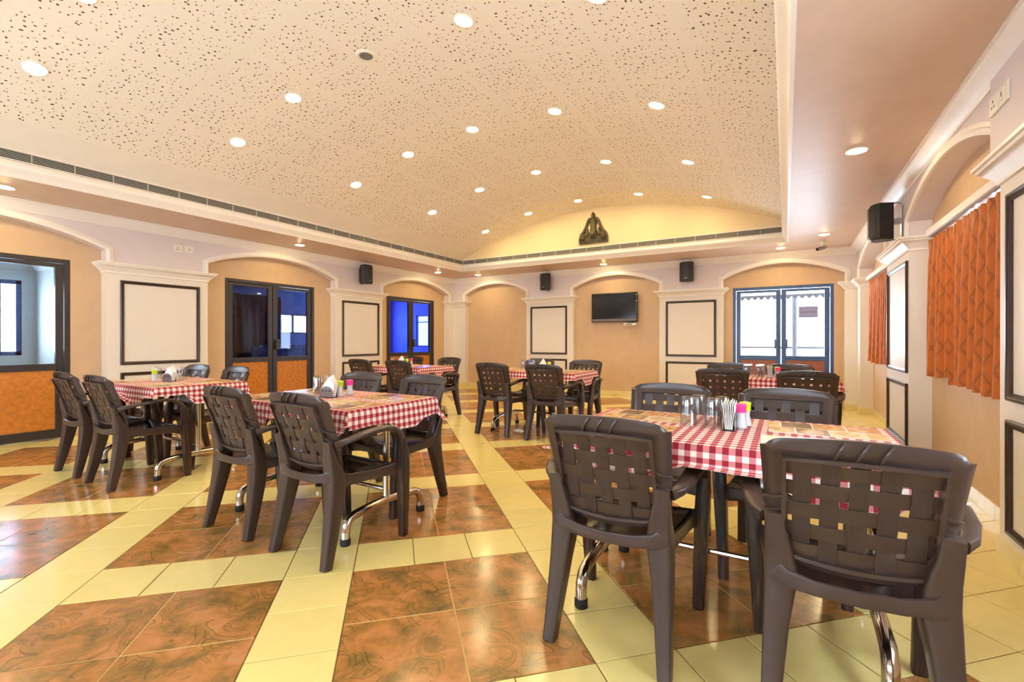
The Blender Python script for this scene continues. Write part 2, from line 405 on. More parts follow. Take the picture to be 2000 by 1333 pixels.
def arch_pts(a0, a1, n=20, off=0.):
    half = (a1-a0)/2; rise = Z_APX-Z_SPR; R = (half*half+rise*rise)/(2*rise); cz = Z_APX-R; ca = (a0+a1)/2
    th = math.asin(half/R); return [(ca+(R+off)*math.sin(-th+2*th*k/n), cz+(R+off)*math.cos(-th+2*th*k/n)) for k in range(n+1)]
def spandrel(P, a0, a1, depth):
    mb = MB(); ls = []
    for a, z in arch_pts(a0, a1):
        ls.append([P(a, z, 0), P(a, ZS+.02, 0), P(a, ZS+.02, -depth), P(a, z, -depth)])
    return mb.loops(ls)
def arch_trim(P, a0, a1):
    """moulded band: up from the capitals, then round the arch"""
    w_ = .07; inner = [(a0, Z_CAP)] + arch_pts(a0, a1) + [(a1, Z_CAP)]
    o = arch_pts(a0, a1, off=w_); o[0] = (a0-w_, Z_SPR+.035); o[-1] = (a1+w_, Z_SPR+.035)
    outer = [(a0-w_, Z_CAP)] + o + [(a1+w_, Z_CAP)]
    prof = [(0, -.002), (0, .022), (.3, .034), (.55, .03), (.62, .016), (1, .014), (1, -.002)]
    mb = MB(); ls = []
    for (ai, zi), (ao, zo) in zip(inner, outer):
        ls.append([P(ai+(ao-ai)*t, zi+(zo-zi)*t, d) for t, d in prof])
    return mb.loops(ls)
def capital(P, a0, a1, depth, ends=(1, 1)):
    mb = MB(); ls = []
    for z, o in [(1.985, .001), (1.99, .012), (2.008, .012), (2.014, .018), (2.03, .03), (2.05, .05), (2.07, .068), (2.074, .078), (2.09, .082), (2.094, .095), (2.112, .095)]:
        l0, l1 = a0-o*ends[0], a1+o*ends[1]
        ls.append([P(l0, z, -depth+.001), P(l0, z, o), P(l1, z, o), P(l1, z, -depth+.001)])
    return mb.loops(ls)
def frame_mb(P, a0, a1, z0, z1, w_=.04, h=.022, base=0.):
    mb = MB(); ls = []
    for t, d in [(0, 0), (0, h*.7), (.15, h), (.4, h), (.55, h*.7), (.8, h*.55), (1, h*.4), (1, 0)]:
        i = t*w_; ls.append([P(a0+i, z0+i, base+d), P(a1-i, z0+i, base+d), P(a1-i, z1-i, base+d), P(a0+i, z1-i, base+d)])
    return mb.loops(ls, cap=False)
def crown(P, a0, a1, m0=0., m1=0.):
    """ceiling cornice; m0, m1: how much its ends are mitred"""
    mb = MB(); ls = []
    prof = [(0, 2.56), (.012, 2.56), (.016, 2.575), (.03, 2.585), (.05, 2.61), (.08, 2.64), (.088, 2.655), (.1, 2.658), (.1, ZS+.002), (0, ZS+.002)]
    for a, m in ((a0, m0), (a1, -m1)): ls.append([P(a+d*m, z, d) for d, z in prof])
    return mb.loops(ls)

def build_wall(side, P, depth, lo, hi, piers, openings, frames, mat_face='wall_pale'):
    W = obj('wall_'+side, wall_slab(P, lo, hi, 2.70, openings, depth), 'wall_peach'); W['kind'] = 'structure'
    for i, (a0, a1) in enumerate(piers):
        obj('pier', wbox(MB(), P, a0, a1, 0, Z_CAP-.002, -depth-.002, 0), 'pier', W)
        obj('pier_head', wbox(MB(), P, a0, a1, Z_CAP-.002, ZS+.02, -depth-.002, 0), mat_face, W)
        obj('capital', capital(P, a0, a1, depth, (0 if a0 <= lo+.3 and side != 'front' else 1, 0 if a1 >= hi-.3 else 1)), 'trim_white', W)
    for (a0, b0), (a1, b1) in zip(piers[:-1], piers[1:]):
        obj('arch_spandrel', spandrel(P, b0, a1, depth), mat_face, W)
        obj('arch_moulding', arch_trim(P, b0, a1), 'trim_white', W)
    for a0, a1 in frames:
        obj('panel_moulding', frame_mb(P, a0, a1, .84, 1.905), 'moulding', W)
        obj('panel_moulding', frame_mb(P, a0, a1, .15, .742), 'moulding', W)
    return W
LP = [(YF-.1, -2.3), (-.98, .19), (2.39, 3.555), (5.765, 6.935), (9.12, YB+.1)]
DOOR_L = [(.55, 2.1), (3.867, 5.42), (7.18, 8.735)]
wl = build_wall('left', PL, RL, YF-.2, YB+.3, LP, [(a, b, 0, 2.105) for a, b in DOOR_L], [(-.85, .06), (2.53, 3.445), (5.915, 6.833)])
BP = [(XL-.1, -6.83), (-5.105, -3.95), (-2.13, -.983), (.84, XR+.1)]
DOOR_B = (-.833, .702)
wb = build_wall('back', PB, RB, XL-.2, XR+.2, BP, [(*DOOR_B, 0, 2.108)], [(-4.99, -4.093), (-2.006, -1.1)])
RP = [(YF-.1, -2.3), (-.9, .27), (2.37, 3.5), (5.64, 6.73), (8.95, YB+.1)]
WIN_R = [(7.25, 8.5), (3.92, 5.15), (.65, 2.0)]  # last one is unseen, added without a curtain to let daylight in
wr = build_wall('right', PR, RR, YF-.2, YB+.3, RP, [(a, b, .98, 1.97) for a, b in WIN_R], [(-.78, .15), (2.48, 3.37), (5.68, 6.63)])
WIN_F_ADDED = [(-6.3, -4.6), (-3.9, -2.2), (-1.5, .2)]  # unseen, added so daylight enters from behind the camera
wf = struct('wall_front', wall_slab(PF, XL-.3, XR+.3, 2.70, [(a, b, .9, 2.1) for a, b in WIN_F_ADDED], 0.), 'wall_peach')

obj('pier_head', wbox(MB(), PR, 2.37, 3.5, Z_CAP, 2.56, 0, .04), 'wall_pale', wr)
# cornice under the soffit
for side, P, a0, a1, i in (('left', PL, YF, YB, 1), ('back', PB, XL, XR, 2), ('right', PR, YF, YB, 3)):
    o = struct('trim_%d' % i, crown(P, a0, a1, 1., 1.), 'trim_white')

# floor: slab with grout, tiles laid at 45 degrees
fl = struct('floor', MB().box(XL-.3, XR+.42, YF-.2, YB+.3, -.12, -.0035), 'grout')
TH_T, TU0, TV0, TS = .775, -1.5346, .2108, .3206
TP = .9+TS
def t2w(u, v):
    du, dv = u-TU0, v-TV0
    return (-math.sin(TH_T)*du+math.cos(TH_T)*dv, math.cos(TH_T)*du+math.sin(TH_T)*dv)
_tm = {}
def tile_mesh(su, sv, name, m):
    k = (round(su, 3), round(sv, 3), name)
    if k not in _tm:
        g = .0045; x, y = sv/2-g/2, su/2-g/2; e = .0022
        mb = MB(); mb.loops([[(-x, -y, -.006), (x, -y, -.006), (x, y, -.006), (-x, y, -.006)], [(-x, -y, -.0014), (x, -y, -.0014), (x, y, -.0014), (-x, y, -.0014)],
                             [(-x+e, -y+e, 0), (x-e, -y+e, 0), (x-e, y-e, 0), (-x+e, y-e, 0)]])
        me = mb.mesh(name, smooth=0); me.materials.append(M[m]); _tm[k] = me
    return _tm[k]
def in_view(x, y, z=0.):
    F = -math.sin(YAW)*x+math.cos(YAW)*y; R = math.cos(YAW)*x+math.sin(YAW)*y
    if F < .25: return None
    px = 1000+907.34*R/F; py = 666.5-907.34*(z-CAM_H)/F
    return (px, py, F) if -60 < px < 2060 and -60 < py < 1400 else None
cream, brown = [], []
for i in range(-9, 12):
    for j in range(-10, 10):
        cs = [t2w(i*TP+a*.9, j*TP+b*.9) for a in (0, 1) for b in (0, 1)]
        xs = [c[0] for c in cs]; ys = [c[1] for c in cs]
        ok = min(xs) > XL and max(xs) < XR and max(ys) < 9.25 and min(ys) > YF or (i, j) == (-1, 1)
        if ok:
            for a in (0, 1):
                for b in (0, 1): brown.append((i*TP+.225+.45*a, j*TP+.225+.45*b, .45, .45))
        else:
            for a in range(3):
                for b in range(3): cream.append((i*TP+.15+.3*a, j*TP+.15+.3*b, .3, .3))
        for a in range(3):
            cream.append((i*TP+.9+TS/2, j*TP+.15+.3*a, TS, .3)); cream.append((i*TP+.15+.3*a, j*TP+.9+TS/2, .3, TS))
        cream.append((i*TP+.9+TS/2, j*TP+.9+TS/2, TS, TS))
def lay(lst, name, m):
    vis, rest = [], []
    for u, v, su, sv in lst:
        x, y = t2w(u, v)
        if not (XL-.24 < x < XR+.38 and YF < y < YB+.26): continue
        q = in_view(x, y)
        (vis if q else rest).append((q[2] if q else 99, x, y, su, sv))
    vis.sort(); rest += vis[300:]
    for d, x, y, su, sv in vis[:300]:
        o = obj(name, tile_mesh(su, sv, name, m), None, fl, (x, y, random.uniform(-.0005, .0003)), (random.uniform(-.0012, .0012), random.uniform(-.0012, .0012), TH_T))
    mb = MB()
    for d, x, y, su, sv in rest:
        ca, sa = math.cos(TH_T), math.sin(TH_T); hx, hy = sv/2-.0025, su/2-.0025; b = len(mb.v)
        for z in (-.006, 0): mb.v += [(x+ca*p-sa*q, y+sa*p+ca*q, z) for p, q in ((-hx, -hy), (hx, -hy), (hx, hy), (-hx, hy))]
        mb.f += [tuple(b+k for k in q) for q in ((4, 5, 6, 7), (0, 1, 5, 4), (1, 2, 6, 5), (2, 3, 7, 6), (3, 0, 4, 7))]
    if rest: tag(obj(name+'_field', mb.mesh(name+'_field', smooth=0), m, fl), kind='stuff')
gp = MB()
for i in range(0, len(brown), 4):
    u = sum(t_[0] for t_ in brown[i:i+4])/4; v = sum(t_[1] for t_ in brown[i:i+4])/4; x, y = t2w(u, v); ca, sa = math.cos(TH_T), math.sin(TH_T); b_ = len(gp.v)
    gp.v += [(x+ca*p-sa*q, y+sa*p+ca*q, z) for z in (-.0045, -.0012) for p, q in ((-.446, -.446), (.446, -.446), (.446, .446), (-.446, .446))]
    gp.f += [tuple(b_+k for k in q) for q in ((4, 5, 6, 7), (0, 1, 5, 4), (1, 2, 6, 5), (2, 3, 7, 6), (3, 0, 4, 7))]
tag(obj('tan_grout', gp.mesh('tan_grout', smooth=0), 'tan_grout', fl), kind='stuff')
lay(brown, 'brown_tile', 'brown_tile'); lay(cream, 'cream_tile', 'cream_tile')

# skirting of cream tiles along walls and piers
def skirting(side, P, depth, piers, lo, hi, doors):
    W = empty_struct('baseboard_'+side); mb_cache = {}
    def run(a0, a1, d0, side_face=False):
        n = max(1, round((a1-a0)/.3)); L = (a1-a0)/n
        for k in range(n):
            s, t = a0+k*L+.0015, a0+(k+1)*L-.0015
            if any(s < q1 and t > q0 for q0, q1 in doors) and d0 < 0: continue
            obj('skirting_tile', wbox(MB(), P, s, t, 0.001, .10, d0, d0+.01).mesh('skirting_tile', smooth=0), 'skirting_tile', W)
    def ret(a, s, depth):
        obj('skirting_tile', wbox(MB(), P, min(a, a+s*.01), max(a, a+s*.01), .001, .10, -depth+.01, .01).mesh('skirting_tile', smooth=0), 'skirting_tile', W)
    x = lo
    for a0, a1 in piers:
        if a0 > x: run(x, a0-.01 if a0 > lo else a0, -depth)
        s, t = max(a0, lo), min(a1, hi)
        if t > s: run(s, t, 0.)
        if a0 > lo: ret(a0, -1, depth)
        if a1 < hi: ret(a1, 1, depth)
        x = a1+.01
    return W
skirting('left', PL, RL, LP[1:], .19, YB, DOOR_L)
skirting('back', PB, RB, BP, XL, XR, [DOOR_B])
skirting('right', PR, RR, RP[2:], 2.37, YB, [])

# soffit round the raised ceiling
sf = MB(); sf.box(XL-.3, TL, YF-.1, YB+.2, ZS, ZS+.08); sf.box(TR, XR+.3, YF-.1, YB+.2, ZS, ZS+.08)
sf.box(TL, TR, TB, YB+.2, ZS, ZS+.08); sf.box(TL, TR, YF-.1, TF, ZS, ZS+.08)
struct('ceiling_soffit', sf.mesh('ceiling_soffit', smooth=0), 'soffit')
# moulded edge and fascia of the opening
def tray_ring(prof):
    return [[(TL+d, TF+d, z), (TR-d, TF+d, z), (TR-d, TB-d, z), (TL+d, TB-d, z)] for d, z in prof]
struct('trim_4', MB().loops(tray_ring([(-.004, 2.70), (-.004, 2.662), (.02, 2.66), (.026, 2.672), (.04, 2.69), (.065, 2.715), (.082, 2.733), (.086, 2.742), (.086, 2.756), (.062, 2.758), (.058, 2.765)]), cap=False), 'trim_white')
struct('trim_5', MB().loops(tray_ring([(.058, 2.762), (.058, 2.802), (.02, 2.802)]), cap=False), 'fascia')
struct('trim_6', MB().loops(tray_ring([(.03, 2.80), (.03, 2.93)]), cap=False), 'vent_dark')
struct('trim_7', MB().loops(tray_ring([(.02, 2.9), (.058, 2.9), (.058, 3.16)]), cap=False), 'fascia')
# plain right and front fascia where there is no grille
ff = MB(); ff.box(TR-.058, TR-.05, TF, TB, 2.76, 3.2); ff.box(TL, TR, TF+.05, TF+.058, 2.76, 3.9)
struct('trim_8', ff.mesh('trim_8', smooth=0), 'fascia')

# vault: plain shell, lunette walls, perforated panels hung under it
A0, DA = .4212, .0905
sh = MB(); n = 40; x0, x1 = TL-.25, TR+.25; ls = []
def vpt(ang, y, r): return (VC+r*math.sin(ang), y, VZ-VR+r*math.cos(ang))
angs = [-.475+(.475+.445)*k/n for k in range(n+1)]
ls = [[vpt(a, TF-.1, VR+.012), vpt(a, TB+.05, VR+.012), vpt(a, TB+.05, VR+.06), vpt(a, TF-.1, VR+.06)] for a in angs]
cl = struct('ceiling', sh.loops(ls), 'ceiling_plain')
lu = MB(); top = [vpt(-.47+.91*k/n, TB-.058, VR+.03) for k in range(n+1)]
ls = [[(p[0], TB-.0605, 2.912), (p[0], TB-.0605, p[2]), (p[0], TB, p[2]), (p[0], TB, 2.912)] for p in top if p[2] > 2.93]
M['lunette'] = mat('lunette', (230, 204, 160), .6, noise=.03, nscale=4)
struct('wall_lunette', lu.loops(ls), 'lunette')
lf = MB(); ls = [[(p[0], TF+.05, 2.8), (p[0], TF+.05, p[2]), (p[0], TF-.02, p[2]), (p[0], TF-.02, 2.8)] for p in top]
struct('wall_lunette_front', lf.loops(ls), 'wall_peach')

def panel_mesh(w_, l_, y_uv):
    mb = MB(); ns = 6; g = .0003; uv = []
    a0, a1 = -DA/2+g/VR, DA/2-g/VR
    ls = []
    for k in range(ns+1):
        a = a0+(a1-a0)*k/ns
        lp = []
        for r, y in ((VR, -l_/2+g), (VR, l_/2-g), (VR+.012, l_/2-g), (VR+.012, -l_/2+g)):
            lp.append((r*math.sin(a), y, r*math.cos(a)-VR)); uv.append((a*VR, y+y_uv))
        ls.append(lp)
    mb.loops(ls); mb.uv = uv
    me = mb.mesh('ceiling_panel', smooth=.5); me.materials.append(M['ceiling_panel']); return me
pm = panel_mesh(.66, .6, 0.); pm_end = panel_mesh(.66, TB-.058-8.19, 0.2)
y = 3.39-.6*8
while y < 8.24:
    l_ = .6 if y < 8.1 else TB-.058-8.19
    for k in range(9):
        ang = A0-DA*(k+.5)
        o = obj('ceiling_panel', pm if l_ == .6 else pm_end, None, cl)
        p = vpt(ang, y+l_/2, VR); o.location = p; o.rotation_euler = (0, ang, 0)
    y += .6

# ------------------------------------------------------------------ doors
def door(n, P, o0, o1, depth, glass, frame_m, wood_m, zg=(.878, 2.005), zr=.80, handles=True):
    D = empty_struct('door_%d' % n); F = -depth-.015        # set just inside the recess plane
    top = 2.105; fw = .05; d0, d1 = F-.075, F+.012
    fr = MB(); wbox(fr, P, o0, o0+fw, 0, top, d0, d1); wbox(fr, P, o1-fw, o1, 0, top, d0, d1); wbox(fr, P, o0+fw, o1-fw, top-fw, top, d0, d1)
    obj('door_frame', fr.mesh('door_frame', smooth=0, bevel=.004), frame_m, D)
    mid = (o0+o1)/2; gap = .006
    for s, (a0, a1) in enumerate(((o0+fw+gap, mid-gap), (mid+gap, o1-fw-gap))):
        st = .072; e0, e1 = F-.05, F-.005; L = MB()
        wbox(L, P, a0, a0+st, .012, top-fw-gap, e0, e1); wbox(L, P, a1-st, a1, .012, top-fw-gap, e0, e1)
        wbox(L, P, a0+st, a1-st, zg[1], top-fw-gap, e0, e1); wbox(L, P, a0+st, a1-st, zr, zg[0], e0, e1); wbox(L, P, a0+st, a1-st, .012, .115, e0, e1)
        leaf = obj('door_leaf', L.mesh('door_leaf', smooth=0, bevel=.003), frame_m, D)
        obj('glass_pane', wbox(MB(), P, a0+st-.004, a1-st+.004, zg[0]-.004, zg[1]+.004, F-.030, F-.025).mesh('glass_pane', smooth=0), glass, leaf)
        obj('lower_panel', wbox(MB(), P, a0+st-.004, a1-st+.004, .111, zr+.004, F-.034, F-.02).mesh('lower_panel', smooth=0), wood_m, leaf)
        if handles:
            h0, h1 = (a1-.06, a1+.004) if s == 0 else (a0-.004, a0+.06)
            q = (h0-.035, h1-.03) if s == 0 else (h0+.03, h1+.035)
            hm = MB(); wbox(hm, P, q[0], q[1], 1.0, 1.17, F+.025, F+.04)
            for z in (1.03, 1.14): wbox(hm, P, (q[0]+q[1])/2-.012, (q[0]+q[1])/2+.012, z-.012, z+.012, F-.008, F+.026)
            obj('door_handle', hm.mesh('door_handle', smooth=0, bevel=.004), 'door_frame' if frame_m == 'door_frame' else frame_m, leaf)
    return D
door(1, PL, *DOOR_L[0], RL, 'glass_clear', 'door_frame', 'door_wood')
door(2, PL, *DOOR_L[1], RL, 'glass_blue', 'door_frame', 'door_wood')
door(3, PL, *DOOR_L[2], RL, 'glass_deep_blue', 'door_frame', 'door_wood')
door(4, PB, *DOOR_B, RB, 'glass_clear', 'door_frame_blue_flare', 'door_wood_red')
# paper notice on the glass of the bright double door
nt_ = thing('paper_notice', 'lavender paper notice reading HAND WASH stuck on the bright double door', 'notice', (.34, YB+RB+.037, 1.64))
obj('sheet', MB().box(-.142, .142, -.001, .001, -.098, .098).mesh('sheet', smooth=0), 'notice', nt_)
tcu = bpy.data.curves.new('lettering', 'FONT'); tcu.body = 'HAND WASH'; tcu.size = .036; tcu.align_x = 'CENTER'; tcu.align_y = 'CENTER'; tcu.extrude = .0004
to = bpy.data.objects.new('tmp', tcu); C.objects.link(to); dg = bpy.context.evaluated_depsgraph_get()
tme = bpy.data.meshes.new_from_object(to.evaluated_get(dg)); bpy.data.objects.remove(to)
obj('lettering', tme, 'ink', nt_, (0, -.0015, -.005), (PI/2, 0, 0))

# ------------------------------------------------------------------ windows of the right wall; unseen ones there and behind the camera added for daylight
def window(n, P, o0, o1, z0, z1, depth):
    W = empty_struct('window_%d' % n); d0, d1 = -depth-.09, -depth-.04; t = .045; mid = (o0+o1)/2
    fr = MB()
    for a, b, c, d in ((o0, o1, z0, z0+t), (o0, o1, z1-t, z1), (o0, o0+t, z0+t, z1-t), (o1-t, o1, z0+t, z1-t), (mid-t/2, mid+t/2, z0+t, z1-t)):
        wbox(fr, P, a, b, c, d, d0, d1)
    obj('window_frame', fr.mesh('window_frame', smooth=0), 'door_frame', W)
    for a, b in ((o0+t, mid-t/2), (mid+t/2, o1-t)):
        obj('window_pane', wbox(MB(), P, a, b, z0+t, z1-t, (d0+d1)/2-.002, (d0+d1)/2+.002).mesh('window_pane', smooth=0), 'glass_clear', W)
for i, (a, b) in enumerate(WIN_R): window(i+1, PR, a, b, .98, 1.97, RR)
for i, (a, b) in enumerate(WIN_F_ADDED): window(i+4, PF, a, b, .9, 2.1, 0.)

# ------------------------------------------------------------------ what lies beyond the doors
XC = -8.6                                                    # white veranda behind door 1
vf = MB(); Y0, Y1, ZT = -1.2, 2.12, 2.12
wy0, wy1, wz0, wz1 = .3, 1.985, .955, 1.93
vf.box(XC-.1, XC, Y0, wy0, 0, 2.4); vf.box(XC-.1, XC, wy1, Y1, 0, 2.4); vf.box(XC-.1, XC, wy0, wy1, 0, wz0); vf.box(XC-.1, XC, wy0, wy1, wz1, 2.4)
struct('wall_veranda_far', vf.mesh('wall_veranda_far', smooth=0), 'veranda_white')
struct('wall_veranda_end', MB().box(XC, XL-RL-TH, Y1, Y1+.08, 0, 2.4).mesh('wall_veranda_end', smooth=0), 'veranda_white')
struct('wall_veranda_near', MB().box(XC, XL-RL-TH, Y0-.1, Y0, 0, 2.4).mesh('wall_veranda_near', smooth=0), 'veranda_white')
struct('ceiling_veranda', MB().box(XC-.1, XL-RL-TH, Y0-.1, Y1+.08, 2.2, 2.3).mesh('ceiling_veranda', smooth=0), 'veranda_white')
struct('floor_veranda', MB().box(XC-.1, XL-RL-TH+.1, Y0-.1, Y1+.08, -.1, -.004).mesh('floor_veranda', smooth=0), 'cream_tile')
vm = MB(); pr_ = [(0, 2.06), (.02, 2.07), (.05, 2.12), (.08, 2.15), (.09, 2.2), (0, 2.2)]
vm.loops([[(XC+d, Y0, z) for d, z in pr_], [(XC+d, Y1-d, z) for d, z in pr_]]); vm.loops([[(XC+d, Y1-d, z) for d, z in pr_], [(XL-RL-TH, Y1-d, z) for d, z in pr_]])
struct('trim_9', vm, 'veranda_white')
wn = empty_struct('window_7'); fr = MB(); t = .05
for a, b, c, d in ((wy0, wy1, wz0, wz0+t), (wy0, wy1, wz1-t, wz1), (wy0, wy0+t, wz0, wz1), (wy1-t, wy1, wz0, wz1), (1.75, 1.80, wz0, wz1)): fr.box(XC-.08, XC-.02, a, b, c, d)
obj('window_frame', fr.mesh('window_frame', smooth=0), 'door_frame_blue_flare', wn)
for a, b in ((wy0+t, 1.75), (1.80, wy1-t)): obj('window_pane', MB().box(XC-.052, XC-.048, a, b, wz0+t, wz1-t).mesh('window_pane', smooth=0), 'glass_clear', wn)
ab = thing('apartment_building', 'pale apartment block seen through the white veranda window at far left', 'building', (-30, 6.6, -6))
obj('wall', MB().box(-4, 0, -5, 3.5, 0, 10.5).mesh('wall', smooth=0), 'outside_pale', ab)
for k in range(4):
    for q in range(3):
        f_ = obj('window', MB().box(0, .06, -3.6+k*1.9, -2.8+k*1.9, 3.2+q*2.6, 4.3+q*2.6).mesh('window', smooth=0), 'outside_grey', ab)
# dark room behind doors 2 and 3
DX, DY0, DY1 = -11.0, 2.35, 11.0
dk = MB(); a0, a1, c0, c1 = 7.15, 8.05, 1.33, 1.82
dk.box(DX-.1, DX, DY0, a0, 0, 2.6); dk.box(DX-.1, DX, a1, 8.4, 0, 2.6); dk.box(DX-.1, DX, 8.4, 10.6, 0, .9); dk.box(DX-.1, DX, 8.4, 10.6, 2.2, 2.6); dk.box(DX-.1, DX, 10.6, DY1, 0, 2.6); dk.box(DX-.1, DX, a0, a1, 0, c0); dk.box(DX-.1, DX, a0, a1, c1, 2.6)  # wide unseen opening past the small window, added to brighten this room
struct('wall_dark_room_far', dk.mesh('wall_dark_room_far', smooth=0), 'dark_room')
de = MB(); e0, e1, g0, g1 = -9.95, -9.45, .95, 1.93
de.box(DX, e0, DY1, DY1+.1, 0, 2.6); de.box(e1, XL-RL-TH, DY1, DY1+.1, 0, 2.6); de.box(e0, e1, DY1, DY1+.1, 0, g0); de.box(e0, e1, DY1, DY1+.1, g1, 2.6)
struct('wall_dark_room_end', de.mesh('wall_dark_room_end', smooth=0), 'dark_room')
struct('wall_dark_room_near', MB().box(DX, XL-RL-TH, DY0-.1, DY0, 0, 2.6).mesh('wdn', smooth=0), 'dark_room')
struct('wall_dark_room_side', MB().box(XL-RL-TH-.02, XL-RL-TH, YB+.3, DY1+.1, 0, 2.6).mesh('wds', smooth=0), 'dark_room')
struct('ceiling_dark_room', MB().box(DX-.1, XL-RL-TH, DY0-.1, DY1+.1, 2.6, 2.7).mesh('cdr', smooth=0), 'dark_room')
struct('floor_dark_room', MB().box(DX-.1, XL-RL-TH+.1, DY0-.1, DY1+.1, -.1, -.005).mesh('fdr', smooth=0), 'dark_room')
w8 = empty_struct('window_8'); fr = MB()
for a, b, c, d in ((a0, a1, c0, c0+.03), (a0, a1, c1-.03, c1), (a0, a0+.03, c0, c1), (a1-.03, a1, c0, c1), (7.49, 7.54, c0, c1)): fr.box(DX-.07, DX-.02, a, b, c, d)
obj('window_frame', fr.mesh('window_frame', smooth=0), 'door_frame', w8)
for a, b in ((a0+.03, 7.49), (7.54, a1-.03)): obj('window_pane', MB().box(DX-.047, DX-.043, a, b, c0+.03, c1-.03).mesh('window_pane', smooth=0), 'glass_clear', w8)
w9 = empty_struct('window_9'); fr = MB()
for a, b, c, d in ((e0, e1, g0, g0+.04), (e0, e1, g1-.04, g1), (e0, e0+.04, g0, g1), (e1-.04, e1, g0, g1), (e0, e1, 1.70, 1.73)): fr.box(a, b, DY1+.02, DY1+.07, c, d)
obj('window_frame', fr.mesh('window_frame', smooth=0), 'door_frame', w9)
obj('window_pane', MB().box(e0+.04, e1-.04, DY1+.043, DY1+.047, g0+.04, g1-.04).mesh('window_pane', smooth=0), 'glass_clear', w9)

def curtain(name, label, a0, a1, z0, z1, px, waves, amp, mat_, axis='y', group=None, seed=1):
    """cloth hanging in a wall recess; px = its mean distance along the other axis"""
    rnd = random.Random(seed); na, nz = int(waves*10), 18; mb = MB(); uv = []
    ph = [rnd.uniform(-.5, .5) for _ in range(8)]
    for j in range(nz+1):
        t = j/nz; z = z1+(z0-z1)*t
        head = max(0., 1-t/.10)
        for i in range(na+1):
            s = i/na; sw = s+.012*math.sin(s*9+ph[0]*3)*t
            w1 = math.sin(2*PI*waves*sw+ph[1]*2)+.35*math.sin(2*PI*waves*.47*sw+ph[2]*5)*t
            am = amp*(.45+.75*t)*(1-head*.6); d = am*w1+head*.012*math.sin(2*PI*waves*2.2*s)
            if head == 0 and t < .16: d *= .7
            a = a0+(a1-a0)*(s+(s-.5)*.03*math.sin(t*PI))
            zz = z+(.010*math.sin(2*PI*waves*sw+1.)*t)+.012*math.sin(s*7+ph[3]*6)*t
            mb.v.append((px+d, a, zz) if axis == 'y' else (a, px+d, zz)); uv.append((s*(a1-a0)*1.5, z))
    for j in range(nz):
        for i in range(na): q = j*(na+1)+i; mb.f.append((q, q+1, q+na+2, q+na+1))
    mb.uv = uv; me = mb.mesh(name, smooth=1.5, solid=.003)
    o = obj(name, me, mat_)
    return tag(o, label, 'curtain', group)
curtain('curtain', 'orange leaf-patterned curtain panel hanging at far side of the nearer window', 4.70, 5.33, .862, 2.018, 1.085, 5, .036, 'curtain', seed=3)
curtain('curtain', 'orange leaf-patterned curtain panel next to the right edge pier, hanging lower at its hem', 3.53, 4.64, .826, 2.016, 1.085, 7.5, .036, 'curtain', seed=5)
curtain('curtain', 'narrow-looking orange curtain over the far window between pier and room corner', 7.1, 8.66, .85, 2.02, 1.085, 10, .034, 'curtain', seed=8)
for a0_, a1_, lb in ((3.52, 5.07+.2, 'white wooden pelmet rail above the nearer pair of orange curtains'), (6.95, 8.72, 'white wooden pelmet rail above the far orange curtain')):
    r_ = thing('curtain_rail', lb, 'curtain rail', (0, 0, 0))
    obj('rail_board', MB().box(1.045, XR+RR-.001, a0_, a1_, 2.045, 2.10).mesh('rail_board', smooth=0, bevel=.004), 'trim_white', r_)
    obj('track', MB().box(1.06, 1.10, a0_+.02, a1_-.02, 2.034, 2.0445).mesh('track', smooth=0), 'steel', r_)
curtain('curtain', 'dark red curtain in the dim room behind the middle left glass door', 4.9, 6.9, .05, 2.2, -10.6, 12, .05, 'dark_red', seed=11)
# plastic-wrapped table in the dim room
ct = thing('covered_table', 'table under crumpled clear plastic in the dim room behind the glass door', 'table', (-9.6, 6.55, 0))
gm = MB(); n_ = 22; rnd = random.Random(4)
for j in range(n_+1):
    for i in range(n_+1):
        x, y = -.7+1.4*i/n_, -.6+1.2*j/n_; e = max(abs(x)/.7, abs(y)/.6)
        z = (1.0 if e < .92 else .55)+rnd.uniform(-.05, .05)
        gm.v.append((x, y, z))
for j in range(n_):
    for i in range(n_): q = j*(n_+1)+i; gm.f.append((q, q+1, q+n_+2, q+n_+1))
obj('plastic_cover', gm.mesh('plastic_cover', smooth=.3), 'plastic_sheet', ct)
for sx in (-1, 1):
    for sy in (-1, 1): obj('leg', MB().box(sx*.55-.03, sx*.55+.03, sy*.45-.03, sy*.45+.03, 0, .96).mesh('leg', smooth=0), 'steel', ct)
# terrace beyond the back door
struct('ground_terrace', MB().box(-4, 4, YB+.3, 13.2, -.14, -.03).mesh('ground_terrace', smooth=0), 'outside_pale')
rl = thing('terrace_railing', 'thin grey railing beyond the glass of the bright double door', 'railing', (0, 12.6, -.03))
obj('top_rail', MB().box(-3.2, 3.2, -.03, .03, .985, 1.035).mesh('top_rail', smooth=0), 'outside_grey', rl)
for k in range(9): obj('post', MB().box(-3.2+k*.8-.02, -3.2+k*.8+.02, -.02, .02, 0, .985).mesh('post', smooth=0), 'outside_pale', rl)
pp = obj('awning_post', MB().lathe([(.05, -.03), (.05, 2.3)], 10, (.18, 12.3, 0)), 'outside_grey'); tag(pp, 'slim grey post seen through the right leaf of the bright double door', 'post')
aw = thing('awning', 'scalloped edge of a grey terrace awning above the bright double door view', 'awning', (0, 11.9, 2.015))
em = MB()
for k in range(47):
    x = -3.0+k*.13; em.loops([[(x, -.006, .10), (x+.065, -.006, .03), (x+.13, -.006, .10)], [(x, .006, .10), (x+.065, .006, .03), (x+.13, .006, .10)]])
obj('valance', em.mesh('valance', smooth=0), 'outside_grey', aw)
obj('edge_bar', MB().box(-3.05, 3.15, -.025, .025, .10, .14).mesh('edge_bar', smooth=0), 'outside_grey', aw)
